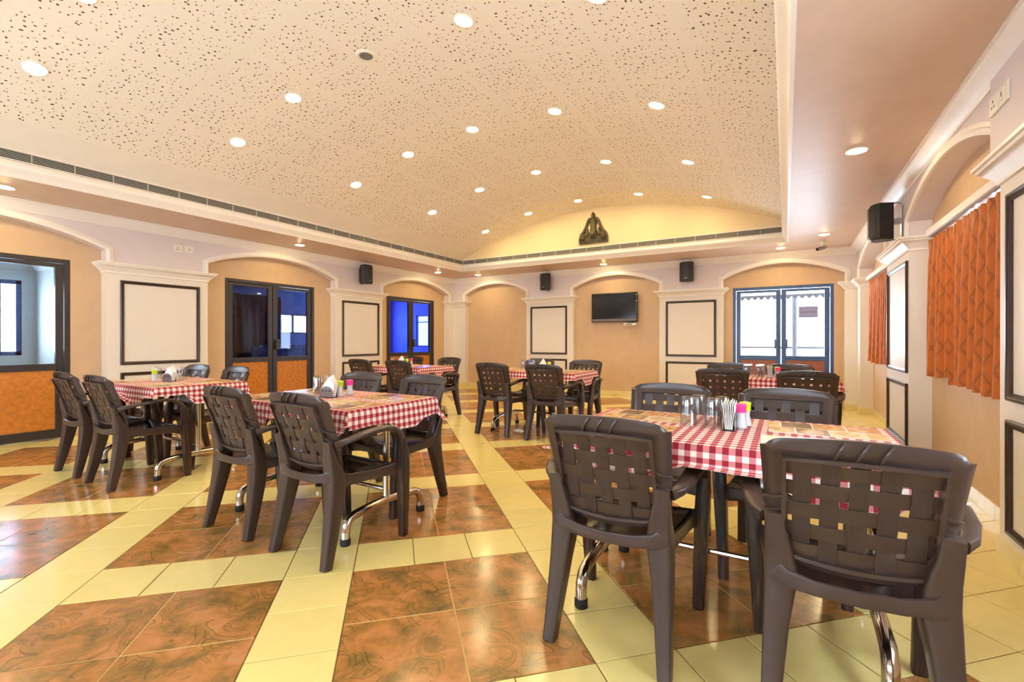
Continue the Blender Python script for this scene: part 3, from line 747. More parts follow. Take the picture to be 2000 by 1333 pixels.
obj('sheet', MB().loops([[(-3.05, 0, .14), (3.15, 0, .14), (3.15, 0, .15), (-3.05, 0, .15)], [(-3.05, -2.2, .75), (3.15, -2.2, .75), (3.15, -2.2, .76), (-3.05, -2.2, .76)]]).mesh('sheet', smooth=0), 'outside_pale', aw)

# ------------------------------------------------------------------ ceiling lights
def downlight_proto():
    t = thing('ceiling_light', '', 'light')
    R_ = .078
    ring = MB().lathe([(R_-.018, .012), (R_-.016, -.004), (R_-.008, -.009), (R_, -.004), (R_+.001, .002)], 24, cap=False)
    obj('trim_ring', ring, 'white_plastic', t)
    obj('can', MB().lathe([(R_-.017, .004), (R_-.022, .03), (.002, .032)], 20, cap=False), 'white_plastic', t)
    obj('lamp', MB().lathe([(.002, -.0165), (.03, -.015), (.048, -.010), (.057, -.001), (.058, .003), (.002, .008)], 20, cap=False), 'lamp', t)
    return t
dl = downlight_proto(); first = [True]
def place_light(p, rot, label, group):
    o = dl if first[0] else copy_tree(dl); first[0] = False
    o.location = p; o.rotation_euler = rot; o['label'] = label; o['group'] = group
LX = [-5.09, -4.13, -3.135, -2.08, -1.035]; LY = [1.25, 2.82, 4.42, 6.02, 7.62]
xw = ['leftmost', 'second from left', 'middle', 'second from right', 'rightmost']; yw = ['nearest', 'second nearest', 'third nearest', 'fourth nearest', 'farthest']
for i, x in enumerate(LX):
    for j, y in enumerate(LY):
        if (i, j) == (2, 1) or (j == 0 and i > 1): continue
        ang = math.asin((x-VC)/VR); p = vpt(ang, y, VR-.003)
        place_light(p, (0, ang, 0), 'lit round light in vaulted ceiling, %s in the %s cross row' % (xw[i], yw[j]), 'lights in the vaulted ceiling')
for p, lb in [((-6.66, 1.42), 'lit round light in the left soffit, nearest the veranda door'), ((-6.66, 4.66), 'lit round light in the left soffit above the middle glass door'),
              ((-6.68, 8.1), 'lit round light in the left soffit above the blue glass door'), ((-6.14, 8.88), 'lit round light in the back soffit by the left room corner'),
              ((-3.12, 8.9), 'lit round light in the back soffit above the television'), ((-.064, 8.8), 'lit round light in the back soffit above the bright double door'),
              ((.48, 8.0), 'lit round light in the right soffit beside the security camera'), ((.49, 4.6), 'large-looking lit round light in the right soffit near the loudspeaker')]:
    place_light((*p, ZS-.003), (0, 0, 0), lb, 'lights in the soffit')
# the dark round speaker in the vault
ang = math.asin((-3.119-VC)/VR); sp = thing('ceiling_speaker', 'unlit round grey ceiling speaker with pale rim in the vaulted ceiling', 'speaker', vpt(ang, 2.82, VR-.002)); sp.rotation_euler = (0, ang, 0)
obj('rim', MB().lathe([(.056, .004), (.058, -.008), (.078, -.01), (.086, -.004), (.087, .002)], 28, cap=False), 'white_plastic', sp)
obj('speaker_mesh', MB().lathe([(.002, -.016), (.03, -.013), (.05, -.007), (.057, 0)], 24, cap=False), mat('speaker_grey', (118, 112, 112), .5, noise=.1, nscale=200), sp)

# ------------------------------------------------------------------ air grilles
def grille(label, ax, a0, a1, f0):
    g = thing('air_grille', label, 'air vent'); n = 6; z0, z1 = 2.806, 2.896
    def bx(mb, a, b, c, d, e, f): return mb.box(a, b, c, d, e, f) if ax == 'x' else mb.box(*( (f0-(d-f0), f0-(c-f0)) ), a, b, e, f)
    def put(a, b, d0, d1, z0_, z1_):
        # d is the distance from the fascia towards the room
        if ax == 'left': return MB().box(TL+d0, TL+d1, a, b, z0_, z1_)
        return MB().box(a, b, TB-d1, TB-d0, z0_, z1_)
    for k in range(n):
        z = z0+(k+.5)*(z1-z0)/n
        o = obj('slat', put(a0, a1, .060, .065, z-.0026, z+.0016).mesh('slat', smooth=0), 'vent_slat', g)
    m = int((a1-a0)/.305)
    for k in range(m+1):
        a = a0+k*(a1-a0)/m
        obj('divider', put(a-.003, a+.003, .05, .069, z0, z1).mesh('divider', smooth=0), 'vent_slat', g)
    fr = MB()
    for z in (z0-.002, z1-.002):
        b = put(a0, a1, .05, .07, z, z+.006); k = len(fr.v); fr.v += b.v; fr.f += [tuple(k+i for i in f) for f in b.f]
    obj('frame', fr.mesh('frame', smooth=0), 'fascia', g)
grille('long slotted air grille along the left edge of the vaulted ceiling', 'left', TF+.1, TB-.062, 0)
grille('long slotted air grille along the back edge of the vault, below the statue', 'back', TL+.062, TR-.06, 0)

# ------------------------------------------------------------------ loudspeakers, television, statue, small wall fittings
def loudspeaker(label, loc, rz, w_=.25, h_=.36, d_=.19, tilt=0.):
    t = thing('loudspeaker', label, 'speaker', loc, rz); ls = []
    sec = [(-w_/2, -d_*.62), (-w_/2+.012, -d_*.75), (-w_*.2, -d_*.97), (w_*.2, -d_*.97), (w_/2-.012, -d_*.75), (w_/2, -d_*.62), (w_*.3, 0), (-w_*.3, 0)]
    b = MB(); ls = [[(x*s, y*s, z) for x, y in sec] for z, s in ((-h_/2, .93), (-h_/2+.012, 1.), (h_/2-.012, 1.), (h_/2, .93))]
    obj('cabinet', b.loops(ls), 'black_plastic', t)
    g = MB(); gs = [(-w_/2+.02, -d_*.745), (-w_*.2, -d_*.965), (w_*.2, -d_*.965), (w_/2-.02, -d_*.745)]
    ls = []
    for x, y in gs: ls.append([(x, y-.0, -h_/2+.03), (x, y-.014, -h_/2+.034), (x, y-.014, h_/2-.034), (x, y, h_/2-.03)])
    obj('front_grille', g.loops(ls), 'black_plastic', t)
    obj('badge', MB().box(-.018, .018, -d_*.98-.016, -d_*.98-.008, -h_/2+.05, -h_/2+.066).mesh('badge', smooth=0), 'steel', t)
    br = MB(); br.box(-.02, .02, -.005, .075, -.03, .03); br.box(-.035, .035, .065, .077, -h_*.42, h_*.42); br.tube([(0, -.01, h_/2-.01), (0, .03, h_/2+.012), (0, .07, h_/2-.01)], .008, 8); br.tube([(0, -.01, -h_/2+.01), (0, .03, -h_/2-.012), (0, .07, -h_/2+.01)], .008, 8)
    obj('bracket', br, 'steel', t); return t
loudspeaker('black loudspeaker on the left wall above the pier between two glass doors', (XL+.0785, 6.35, 2.43), PI/2)
loudspeaker('black loudspeaker on the back wall left of the television', (-4.53, YB-.0785, 2.43), 0)
loudspeaker('black loudspeaker on the back wall between television and bright double door', (-1.59, YB-.0785, 2.43), 0)
loudspeaker('large-looking black loudspeaker high on the right wall pier', (XR-.0785, 5.93, 2.335), -PI/2, .24, .36, .19)

tv = thing('television', 'black flat television with grey lower bar on the orange back wall', 'television', (-3.06, YB+RB-.02, 1.832))
TW, THh = .965, .60
obj('case', MB().box(-TW/2+.02, TW/2-.02, -.03, .015, -THh/2+.02, THh/2-.02).mesh('case', smooth=0, bevel=.006), 'tv_body', tv)
fm = MB(); ls = []
for i, d in [(0, -.03), (0, -.068), (.006, -.072), (.022, -.072), (.026, -.066), (.026, -.05)]:
    ls.append([(-TW/2+i, d, -THh/2+i), (TW/2-i, d, -THh/2+i), (TW/2-i, d, THh/2-i), (-TW/2+i, d, THh/2-i)])
obj('bezel', fm.loops(ls, cap=False), 'tv_body', tv)
obj('back_cover', MB().box(-TW/2+.003, TW/2-.003, -.034, -.0305, -THh/2+.003, THh/2-.003).mesh('back_cover', smooth=0), 'tv_body', tv)
obj('screen', MB().box(-TW/2+.024, TW/2-.024, -.066, -.055, -THh/2+.07, THh/2-.024).mesh('screen', smooth=0), 'tv_screen', tv)
obj('lower_bar', MB().box(-TW/2+.012, TW/2-.012, -.078, -.06, -THh/2+.012, -THh/2+.062).mesh('lower_bar', smooth=0, bevel=.004), 'tv_bar', tv)
obj('emblem', MB().lathe([(.011, 0), (.011, .003), (.0, .003)], 14).mesh('emblem'), 'pink_cap', tv, (-.01, -.078, -THh/2+.038), (PI/2, 0, 0))
for k, dz in enumerate((.0, .13)): obj('sticker', MB().lathe([(.011, 0), (.011, .002), (.0, .002)], 12).mesh('sticker'), 'white_plastic', tv, (TW/2-.013, -.072, THh/2-.05-dz), (PI/2, 0, 0))
obj('wall_mount', MB().box(-.2, .2, .0, .0195, -.15, .15).mesh('wall_mount', smooth=0), 'steel', tv)
stb = thing('set_top_box', 'small white set-top box with dark slot hung under the television', 'set-top box', (-2.72, YB+RB-.001, 1.475))
obj('body', MB().box(-.125, .125, -.13, -.0, -.022, .022).mesh('body', smooth=0, bevel=.012), 'white_plastic', stb)
obj('display_slot', MB().box(-.08, .05, -.134, -.12, -.009, .009).mesh('display_slot', smooth=0, bevel=.002), 'tv_body', stb)
obj('bracket', MB().box(-.05, .05, -.10, 0, .022, .05).mesh('bracket', smooth=0), 'tv_body', stb)

# bronze wall statue above the back grille
st = thing('statue', 'dark bronze seated figure statue with arched arms on the back ledge of the vault', 'statue', (-3.083, TB-.062, 2.957))
def prism(poly, d0, d1):
    return MB().loops([[(x, d0, z) for x, z in poly], [(x, d1, z) for x, z in poly]])
obj('plinth', prism([(-.283, 0), (.283, 0), (.283, .13), (.25, .185), (.19, .215), (.1, .15), (-.1, .15), (-.19, .2), (-.25, .16), (-.283, .11)], -.035, 0).mesh('plinth', bevel=.008), 'bronze', st)
for s in (-1, 1):
    path = [(s*.035, -.03, .46), (s*.075, -.034, .455), (s*.105, -.036, .40), (s*.135, -.036, .32), (s*.18, -.034, .235), (s*.235, -.03, .175), (s*.265, -.028, .10), (s*.268, -.028, .02)]
    obj('arm', MB().tube(path, [.022, .027, .027, .026, .027, .03, .024, .018], 10), 'bronze', st)
obj('torso', MB().loops([[(r*math.cos(2*PI*k/14), -.03+.75*r*math.sin(2*PI*k/14), z) for k in range(14)] for r, z in ((.07, .10), (.078, .17), (.062, .24), (.055, .30), (.066, .37), (.07, .42), (.045, .455), (.022, .475))]), 'bronze', st)
obj('head', MB().lathe([(.005, 0), (.03, .01), (.038, .035), (.036, .055), (.028, .075), (.03, .08), (.018, .105), (.004, .118)], 14, (0, -.035, .462)), 'bronze', st)
obj('face_mask', MB().lathe([(.004, 0), (.03, .012), (.05, .045), (.053, .075), (.04, .105), (.004, .12)], 14, (0, -.075, .10)), 'bronze', st)
for s in (-1, 1):
    obj('attendant', MB().lathe([(.03, 0), (.034, .05), (.022, .085), (.026, .10), (.022, .125), (.004, .14)], 12, (s*.115, -.04, .15)), 'bronze', st)
    obj('lion', MB().lathe([(.02, 0), (.046, .03), (.05, .07), (.03, .105), (.004, .115)], 12, (s*.2, -.05, .06)), 'bronze', st)
bd = MB()
for k in range(9): bd.lathe([(.003, -.012), (.012, -.006), (.012, .006), (.003, .012)], 8, (-.22+k*.055, -.04, .035))
o = obj('bead_row', bd, 'bronze', st)

def PQ(a, z, d): return PR(a, z, d+.04)
def plate(name, label, cat, P, a, z, kind):
    t = thing(name, label, cat); 
    obj('plate', wbox(MB(), P, a-.055, a+.055, z-.05, z+.05, .0005, .012).mesh('plate', smooth=0, bevel=.004), 'white_plastic', t)
    if kind == 'socket':
        for da, dz in ((-.015, -.012), (.015, -.012), (0, .016)): obj('pin_hole', wbox(MB(), P, a+da-.005, a+da+.005, z+dz-.006, z+dz+.006, .008, .0128).mesh('pin_hole', smooth=0), 'ink', t)
    else:
        obj('rocker', wbox(MB(), P, a-.02, a+.02, z-.03, z+.03, .008, .018).mesh('rocker', smooth=0, bevel=.003), 'white_plastic', t)
        obj('indicator', wbox(MB(), P, a-.004, a+.004, z-.012, z+.012, .01, .0186).mesh('indicator', smooth=0), 'ink', t)
plate('power_socket', 'cream power socket high on the left wall above the white pier', 'socket', PL, 3.17, 2.41, 'socket')
plate('light_switch', 'cream switch plate beside the power socket high on the left wall', 'switch', PL, 3.31, 2.415, 'switch')
plate('power_socket', 'cream power socket high on the right wall near the photo edge', 'socket', PQ, 3.42, 2.40, 'socket')
plate('light_switch', 'cream switch plate high on the right wall above the near pier', 'switch', PQ, 3.29, 2.40, 'switch')

cc = thing('security_camera', 'small dark security camera on a white mount under the right soffit', 'camera', (.49, 8.62, ZS))
obj('mount', MB().lathe([(.04, 0), (.04, -.012), (.014, -.02), (.012, -.07), (.002, -.072)], 16), 'white_plastic', cc)
bt = MB().tube([(.05, .06, -.075), (.03, .03, -.085), (-.06, -.10, -.125), (-.068, -.112, -.129)], [.02, .028, .028, .024], 12); obj('camera_body', bt, 'steel', cc)
obj('lens', MB().tube([(-.066, -.108, -.128), (-.073, -.119, -.131)], [.02, .018], 12), 'tv_screen', cc)

# ------------------------------------------------------------------ moulded plastic armchair (faces +y, origin on the floor)
def yb(z):                                   # line of the backrest
    t = max(0., (z-.42)/.46); return -.175-.14*t**1.35
def hw(z): return .212+.028*max(0., (z-.44)/.44)
def make_chair():
    t = thing('dining_chair', '', 'chair')
    # --- backrest: curved frame with an open middle
    PX, PZ0, PZ1 = .176, .512, .815
    us = [-1, -.985, -.955, -.91, -.85, -.79, -PX/.236, -.55, -.3, 0, .3, .55, PX/.236, .79, .85, .91, .955, .985, 1]
    zs = [.484, PZ0, .58, .66, .74, .80, PZ1, .832, .846, 1.0]
    def bp(u, z, back=0.):
        lip = max(0, (abs(u)-.86)/.14); top = 0.
        if z > .99:                           # arched top edge with rounded corners
            z = .884-.018*u*u-.05*(1-math.sqrt(max(0, 1-max(0, (abs(u)-.79)/.21)**2))); top = 1.
        if z < .486: z -= .018*(1-min(1, (u/.75)**2))
        elif z < .513: z -= .016*(1-min(1, (u/.75)**2))
        wv = hw(z)*(1-.02*top)
        y = yb(z)+.028*u*u+.022*lip**2+.014*top
        return (u*wv, y, z)
    fr = MB(); idx = {}
    for i, z in enumerate(zs):
        for j, u in enumerate(us): idx[i, j] = len(fr.v); fr.v.append(bp(u, z))
    jl, jr = 6, len(us)-7
    for i in range(len(zs)-1):
        for j in range(len(us)-1):
            if 1 <= i < 6 and jl <= j < jr: continue
            fr.f.append((idx[i, j], idx[i, j+1], idx[i+1, j+1], idx[i+1, j]))
    back = obj('backrest', fr.mesh('backrest', smooth=.9, solid=.016, bevel=0), 'plastic', t)
    # raised inner rim on the rear face and the small ribs of the frame
    rim = MB(); off = -.010
    pts = [(-PX, PZ0), (-PX, .66), (-PX, PZ1), (-.09, PZ1+.006), (0, PZ1+.008), (.09, PZ1+.006), (PX, PZ1), (PX, .66), (PX, PZ0), (.12, PZ0-.009), (.06, PZ0-.014), (0, PZ0-.016), (-.06, PZ0-.014), (-.12, PZ0-.009)]
    ls = []
    for x, z in pts:
        u = x/hw(z); y = yb(z)+.028*u*u+off-.003; sx = 1 if x > 0 else -1
        d = Vector((x, 0, z-.66)).normalized()
        ls.append([(x-d.x*.006, y+.004, z-d.z*.006), (x-d.x*.006, y-.010, z-d.z*.006), (x+d.x*.006, y-.010, z+d.z*.006), (x+d.x*.006, y+.004, z+d.z*.006)])
    rim.loops(ls, closed=True); obj('rim', rim.mesh('rim', smooth=.9), 'plastic', back)
    rb = MB()
    for s in (-1, 1):
        for k in range(4):
            z = .57+.042*k; u0, u1 = .78, 1.0
            a = [bp(s*(u0+(u1-u0)*q/4), z-.02*(q/4)) for q in range(5)]
            rb.sweep([(p[0], p[1]-.006, p[2]) for p in a], [(.012, .009)]*5, lat=(0, 1, 0), seg=6)
    for x in (-.05, 0, .05):
        rb.sweep([(x-.012, yb(PZ1)-.008, PZ1+.008), (x-.006, yb(.84)-.009, .842), (x+.006, yb(.86)-.004, .862), (x+.016, yb(.87)+.006, .878)], [(.008, .01)]*4, seg=6)
    obj('rib', rb.mesh('rib', smooth=.9), 'plastic', back)['kind'] = 'stuff'
    # woven bands: square openings stay where neither band passes
    P_ = .066; rows = [.562, .628, .694, .760]
    zc = [.528, .595, .661, .727, .790]
    def wy(x, z, sgn): u = x/hw(z); return yb(z)+.028*u*u-.004+.0024*sgn
    for k in range(5):
        x = (k-2)*P_; mb = MB(); ls = []
        zz = [PZ0-.026]+[q for i in range(5) for q in (zc[i]-.02, zc[i]+.02)]+[PZ1+.010]
        sg = [(-1)**(k)]+[(-1)**(k+i) for i in range(5) for _ in (0, 1)]+[(-1)**(k+4)]
        for z, s in zip(zz, sg):
            y = wy(x, z, s); b = .0224
            ls.append([(x-b, wy(x-b, z, s)-.0025, z), (x+b, wy(x+b, z, s)-.0025, z), (x+b, wy(x+b, z, s)+.0025, z), (x-b, wy(x-b, z, s)+.0025, z)])
        obj('woven_band', mb.loops(ls).mesh('woven_band', smooth=.3), 'ribbed_plastic', back)
    zr = [(PZ0-.022, rows[0]-.0105)]+[(rows[i]+.0105, rows[i+1]-.0105) for i in range(3)]+[(rows[3]+.0105, PZ1+.010)]
    for i, (z0, z1) in enumerate(zr):
        mb = MB(); ls = []
        xs = [-PX-.006]+[q for k in range(5) for q in ((k-2)*P_-.02, (k-2)*P_+.02)]+[PX+.006]
        sg = [-(-1)**i]+[-(-1)**(i+k) for k in range(5) for _ in (0, 1)]+[-(-1)**i]
        for x, s in zip(xs, sg):
            t1 = z1-(.016 if i == 4 and abs(x) < .06 else 0); t0 = z0+(.016 if i == 0 and abs(x) < .06 else 0)
            ls.append([(x, wy(x, t0, s)-.0025, t0), (x, wy(x, t1, s)-.0025, t1), (x, wy(x, t1, s)+.0025, t1), (x, wy(x, t0, s)+.0025, t0)])
        obj('woven_band', mb.loops(ls).mesh('woven_band', smooth=.3), 'plastic', back)
    # --- seat with rear skirt below the slot
    sg = MB(); ny, nx = 9, 9; ids = {}
    for i in range(ny):
        for j in range(nx):
            v = i/(ny-1); u = -1+2*j/(nx-1); y = -.185+.42*v; hwid = .196+.028*v
            z = .425-.014*(1-u*u)*(1-(2*v-1)**2)+.012*v-.03*max(0, (v-.86)/.14)**2+.008*(abs(u) > .9)
            y -= .012*u*u*(v > .9)
            y += -.018*(1-u*u)*(v < .05)
            ids[i, j] = len(sg.v); sg.v.append((u*hwid, y, z))
    for i in range(ny-1):
        for j in range(nx-1): sg.f.append((ids[i, j], ids[i, j+1], ids[i+1, j+1], ids[i+1, j]))
    seat = obj('seat', sg.mesh('seat', smooth=.9, solid=.014), 'seat_plastic', t)
    ap = MB()
    for s in (-1, 1):
        ap.sweep([(s*.205, -.20, .43), (s*.214, -.10, .418), (s*.224, .05, .41), (s*.232, .17, .405), (s*.24, .235, .40)], [(.016, .10), (.016, .062), (.016, .052), (.016, .06), (.016, .09)], seg=10)
    ap.sweep([(-.205, -.205, .465), (-.17, -.216, .447), (-.10, -.226, .438), (0, -.230, .435), (.10, -.226, .438), (.17, -.216, .447), (.205, -.205, .465)], [(.016, .07), (.016, .054), (.016, .046), (.016, .044), (.016, .046), (.016, .054), (.016, .07)], lat=(0, 1, 0), seg=10)
    ap.sweep([(-.235, .232, .40), (-.12, .240, .405), (0, .243, .407), (.12, .240, .405), (.235, .232, .40)], [(.014, .07), (.014, .045), (.014, .04), (.014, .045), (.014, .07)], lat=(0, 1, 0), seg=10)
    obj('seat_rail', ap.mesh('seat_rail', smooth=.7), 'plastic', t)
    # --- legs and arms
    for s in (-1, 1):
        q = [(.64, .227, -.236, .05, .026), (.58, .226, -.228, .058, .034), (.52, .225, -.219, .074, .052), (.455, .226, -.213, .088, .085), (.40, .228, -.214, .084, .092), (.30, .230, -.222, .070, .080), (.15, .234, -.243, .058, .064), (0, .238, -.270, .046, .05)]
        rl_ = MB().sweep([(s*(o_-w_/2), yr+d_/2, z) for z, o_, yr, w_, d_ in q], [(w_, d_) for z, o_, yr, w_, d_ in q], seg=16, e=.28)
        obj('rear_leg', rl_.mesh('rear_leg', smooth=.7), 'plastic', t)
        fl_ = MB().sweep([(s*.268, .226, .585), (s*.268, .238, .52), (s*.264, .246, .44), (s*.258, .254, .34), (s*.25, .262, .18), (s*.243, .270, 0)],
                         [(.054, .036), (.058, .052), (.060, .070), (.058, .066), (.052, .058), (.044, .046)], seg=12, e=.4)
        obj('front_leg', fl_.mesh('front_leg', smooth=.7), 'leg_grain', t)
        ar = MB().sweep([(s*.226, -.20, .617), (s*.246, -.17, .628), (s*.262, -.10, .645), (s*.27, .0, .660), (s*.272, .09, .665), (s*.272, .15, .655), (s*.271, .195, .628), (s*.268, .226, .583)],
                        [(.03, .04), (.045, .030), (.058, .026), (.062, .026), (.062, .028), (.060, .030), (.056, .034), (.05, .036)], seg=12, e=.5)
        obj('armrest', ar.mesh('armrest', smooth=.7), 'plastic', t)
    return t
chair0 = make_chair(); used = [False]
def place_chair(x, y, rz, label, group):
    o = copy_tree(chair0) if used[0] else chair0; used[0] = True
    o.location = (x, y, 0); o.rotation_euler = (0, 0, rz); o['label'] = label; o['group'] = group
    return o

# ------------------------------------------------------------------ table, cloth and table-top things
HX, HY, HT = .61, .37, .765
def make_table():
    t = thing('dining_table', '', 'table')
    obj('tabletop', MB().box(-HX+.006, HX-.006, -HY+.006, HY-.006, HT-.03, HT-.004).mesh('tabletop', smooth=0, bevel=.006), 'board', t)
    for s in (-1, 1):
        x = s*.525
        obj('post', MB().tube([(x, 0, .15), (x, 0, HT-.03)], .022, 14), 'chrome', t)
        fb = [(x, -.31, .02), (x, -.31, .07), (x, -.305, .105), (x, -.285, .135), (x, -.25, .15), (x, -.12, .165), (x, 0, .17), (x, .12, .165), (x, .25, .15), (x, .285, .135), (x, .305, .105), (x, .31, .07), (x, .31, .02)]
        ft = obj('foot_bar', MB().tube(fb, .025, 14), 'chrome', t)
        for q in (-1, 1): obj('rubber_cap', MB().lathe([(.026, 0), (.0285, .004), (.0285, .036), (.026, .04)], 14, (x, q*.31, .0005)), 'rubber', ft)
    obj('stretcher', MB().tube([(-.525, 0, .23), (.525, 0, .23)], .012, 10), 'chrome', t)
    return t
def cloth_mesh(seed, arms=()):
    rnd = random.Random(seed); OV = .155; mb = MB(); uv = []
    ph = [rnd.uniform(0, 6.28) for _ in range(8)]
    def axis(h, n_in, n_out): return [-h-OV*(1-k/n_out) for k in range(n_out)]+[-h+2*h*k/n_in for k in range(n_in+1)]+[h+OV*(k+1)/n_out for k in range(n_out)]
    ax, ay = axis(HX, 14, 8), axis(HY, 10, 8)
    def fold(a, b):
        ox, oy = max(0, abs(a)-HX), max(0, abs(b)-HY); sx, sy = math.copysign(1, a), math.copysign(1, b)
        x = math.copysign(min(abs(a), HX), a); y = math.copysign(min(abs(b), HY), b)
        r = math.hypot(ox, oy)
        if r == 0: return (x, y, HT+.0015)
        phi = math.atan2(oy, ox); c = math.sin(2*phi)             # 1 on the corner diagonal
        wave = .010*math.sin(a*11+ph[0])*math.sin(b*9+ph[1]+1)+.006*math.sin((a+b)*17+ph[2])
        flare = .10+.36*c**1.5+.5*abs(wave)*8*(r/OV)*.2
        out = r*flare*.62+.008*min(1, r/.02)
        drop = math.sqrt(max(1e-6, r*r-(r*flare*.62)**2))*(1-.10*c)
        wob = wave*(r/OV)
        dx, dy = math.cos(phi), math.sin(phi)
        k = .18*math.sin(4*phi)*c                                   # the pleat of the corner
        X, Y, Z = x+sx*(out*(dx+k)+wob*(ox > 0)), y+sy*(out*(dy-k)+wob*(oy > 0)), HT+.0015-drop-.004*min(1, r/.02)
        for ax_, y0, y1 in arms:                                    # the cloth lies on the arms pushed under it
            if y0 < Y < y1:
                d_ = abs(X-ax_); lift = .694-max(0, d_-.08)*1.1
                if Z < lift:
                    extra = lift-Z; Z = lift
                    if oy > 0 and ox == 0: Y += sy*extra*.55
        return (X, Y, Z)
    ids = {}
    for i, a in enumerate(ax):
        for j, b in enumerate(ay): ids[i, j] = len(mb.v); mb.v.append(fold(a, b)); uv.append((a+10, b+10))
    for i in range(len(ax)-1):
        for j in range(len(ay)-1): mb.f.append((ids[i, j], ids[i+1, j], ids[i+1, j+1], ids[i, j+1]))
    mb.uv = uv; return mb.mesh('tablecloth', smooth=.9, solid=-.0012)
mm = MB(); ls_ = []
mw, mh = .205, .145
mm.v = [(-mw, -mh, 0), (mw, -mh, 0), (mw, mh, 0), (-mw, mh, 0), (-mw, -mh, .0012), (mw, -mh, .0012), (mw, mh, .0012), (-mw, mh, .0012)]
mm.f = [(3, 2, 1, 0), (4, 5, 6, 7), (0, 1, 5, 4), (1, 2, 6, 5), (2, 3, 7, 6), (3, 0, 4, 7)]; mm.uv = [(0, 0), (1, 0), (1, 1), (0, 1)]*2
mat_mesh = mm.mesh('placemat', smooth=0); mat_mesh.materials.append(M['placemat'])
# upside-down tumbler
tb = MB().lathe([(.037, 0), (.0372, .001), (.0335, .085), (.030, .122), (.028, .128), (.004, .129), (.004, .119), (.0265, .118), (.031, .085), (.0348, .001), (.0355, 0)], 20, cap=False)
tumbler_mesh = tb.mesh('tumbler', smooth=.8); tumbler_mesh.materials.append(M['tumbler_glass'])
def make_holder():
    t = thing('napkin_holder', '', 'napkin holder')
    obj('base', MB().box(-.055, .055, -.024, .024, 0, .004).mesh('base', smooth=0), 'tv_body', t)
    for s in (-1, 1):
        pl = MB(); n = 14; o_ = [(-.052, .004)]+[(.052*math.cos(PI-PI*k/n), .035+.04*math.sin(PI*k/n)) for k in range(n+1)]+[(.052, .004)]
        pl.loops([[(x, s*.022, z) for x, z in o_], [(x, s*.024, z) for x, z in o_]])
        sd = obj('side_plate', pl.mesh('side_plate', smooth=.5), 'steel', t)
        for k in (-1, 0, 1): obj('hole', MB().lathe([(.006, 0), (.006, .0006), (0, .0006)], 12).mesh('hole'), 'tv_body', sd, (k*.026, s*.0238, .045), (-s*PI/2, 0, 0))
    return t
def make_napkins(up=False):
    t = thing('napkin_stack', '', 'napkins')
    for k in range(7):
        lean = (k-3)*.036; y = (k-3)*.0042
        mb = MB(); h = .115+.004*(k % 3)
        if not up: prof = [(-.05, 0), (.05, 0), (.05, h*.8), (.042, h), (-.04, h*.94), (-.05, h*.82)]
        else: prof = [(-.045, 0), (.045, 0), (.06, .085), (.018, .128+.003*k), (-.05, .05)]
        mb.loops([[(x, y+z*lean*.9, z) for x, z in prof], [(x, y+.0022+z*lean*.9, z) for x, z in prof]])
        obj('napkin', mb.mesh('napkin', smooth=0), 'napkin', t)
    return t
def make_shaker(cap):
    t = thing('shaker', '', 'shaker')
    obj('body', MB().lathe([(.024, 0), (.0265, .004), (.0265, .012), (.022, .032), (.0185, .05), (.0205, .066), (.0205, .072), (.012, .074)], 18), 'shaker', t)
    obj('cap', MB().lathe([(.0225, .068), (.0225, .092), (.025, .098), (.024, .104), (.012, .107), (.002, .107)], 18), cap, t)
    return t
protos = {'table': make_table(), 'holder': make_holder(), 'napkins': make_napkins(), 'napkins_up': make_napkins(True), 'green_cap': make_shaker('green_cap'), 'pink_cap': make_shaker('pink_cap')}
fresh = dict.fromkeys(protos, True)
def put(kind, label, group, loc, rz=0):
    o = protos[kind] if fresh[kind] else copy_tree(protos[kind]); fresh[kind] = False
    o.location = loc; o.rotation_euler = (0, 0, rz); o['label'] = label; o['group'] = group; return o

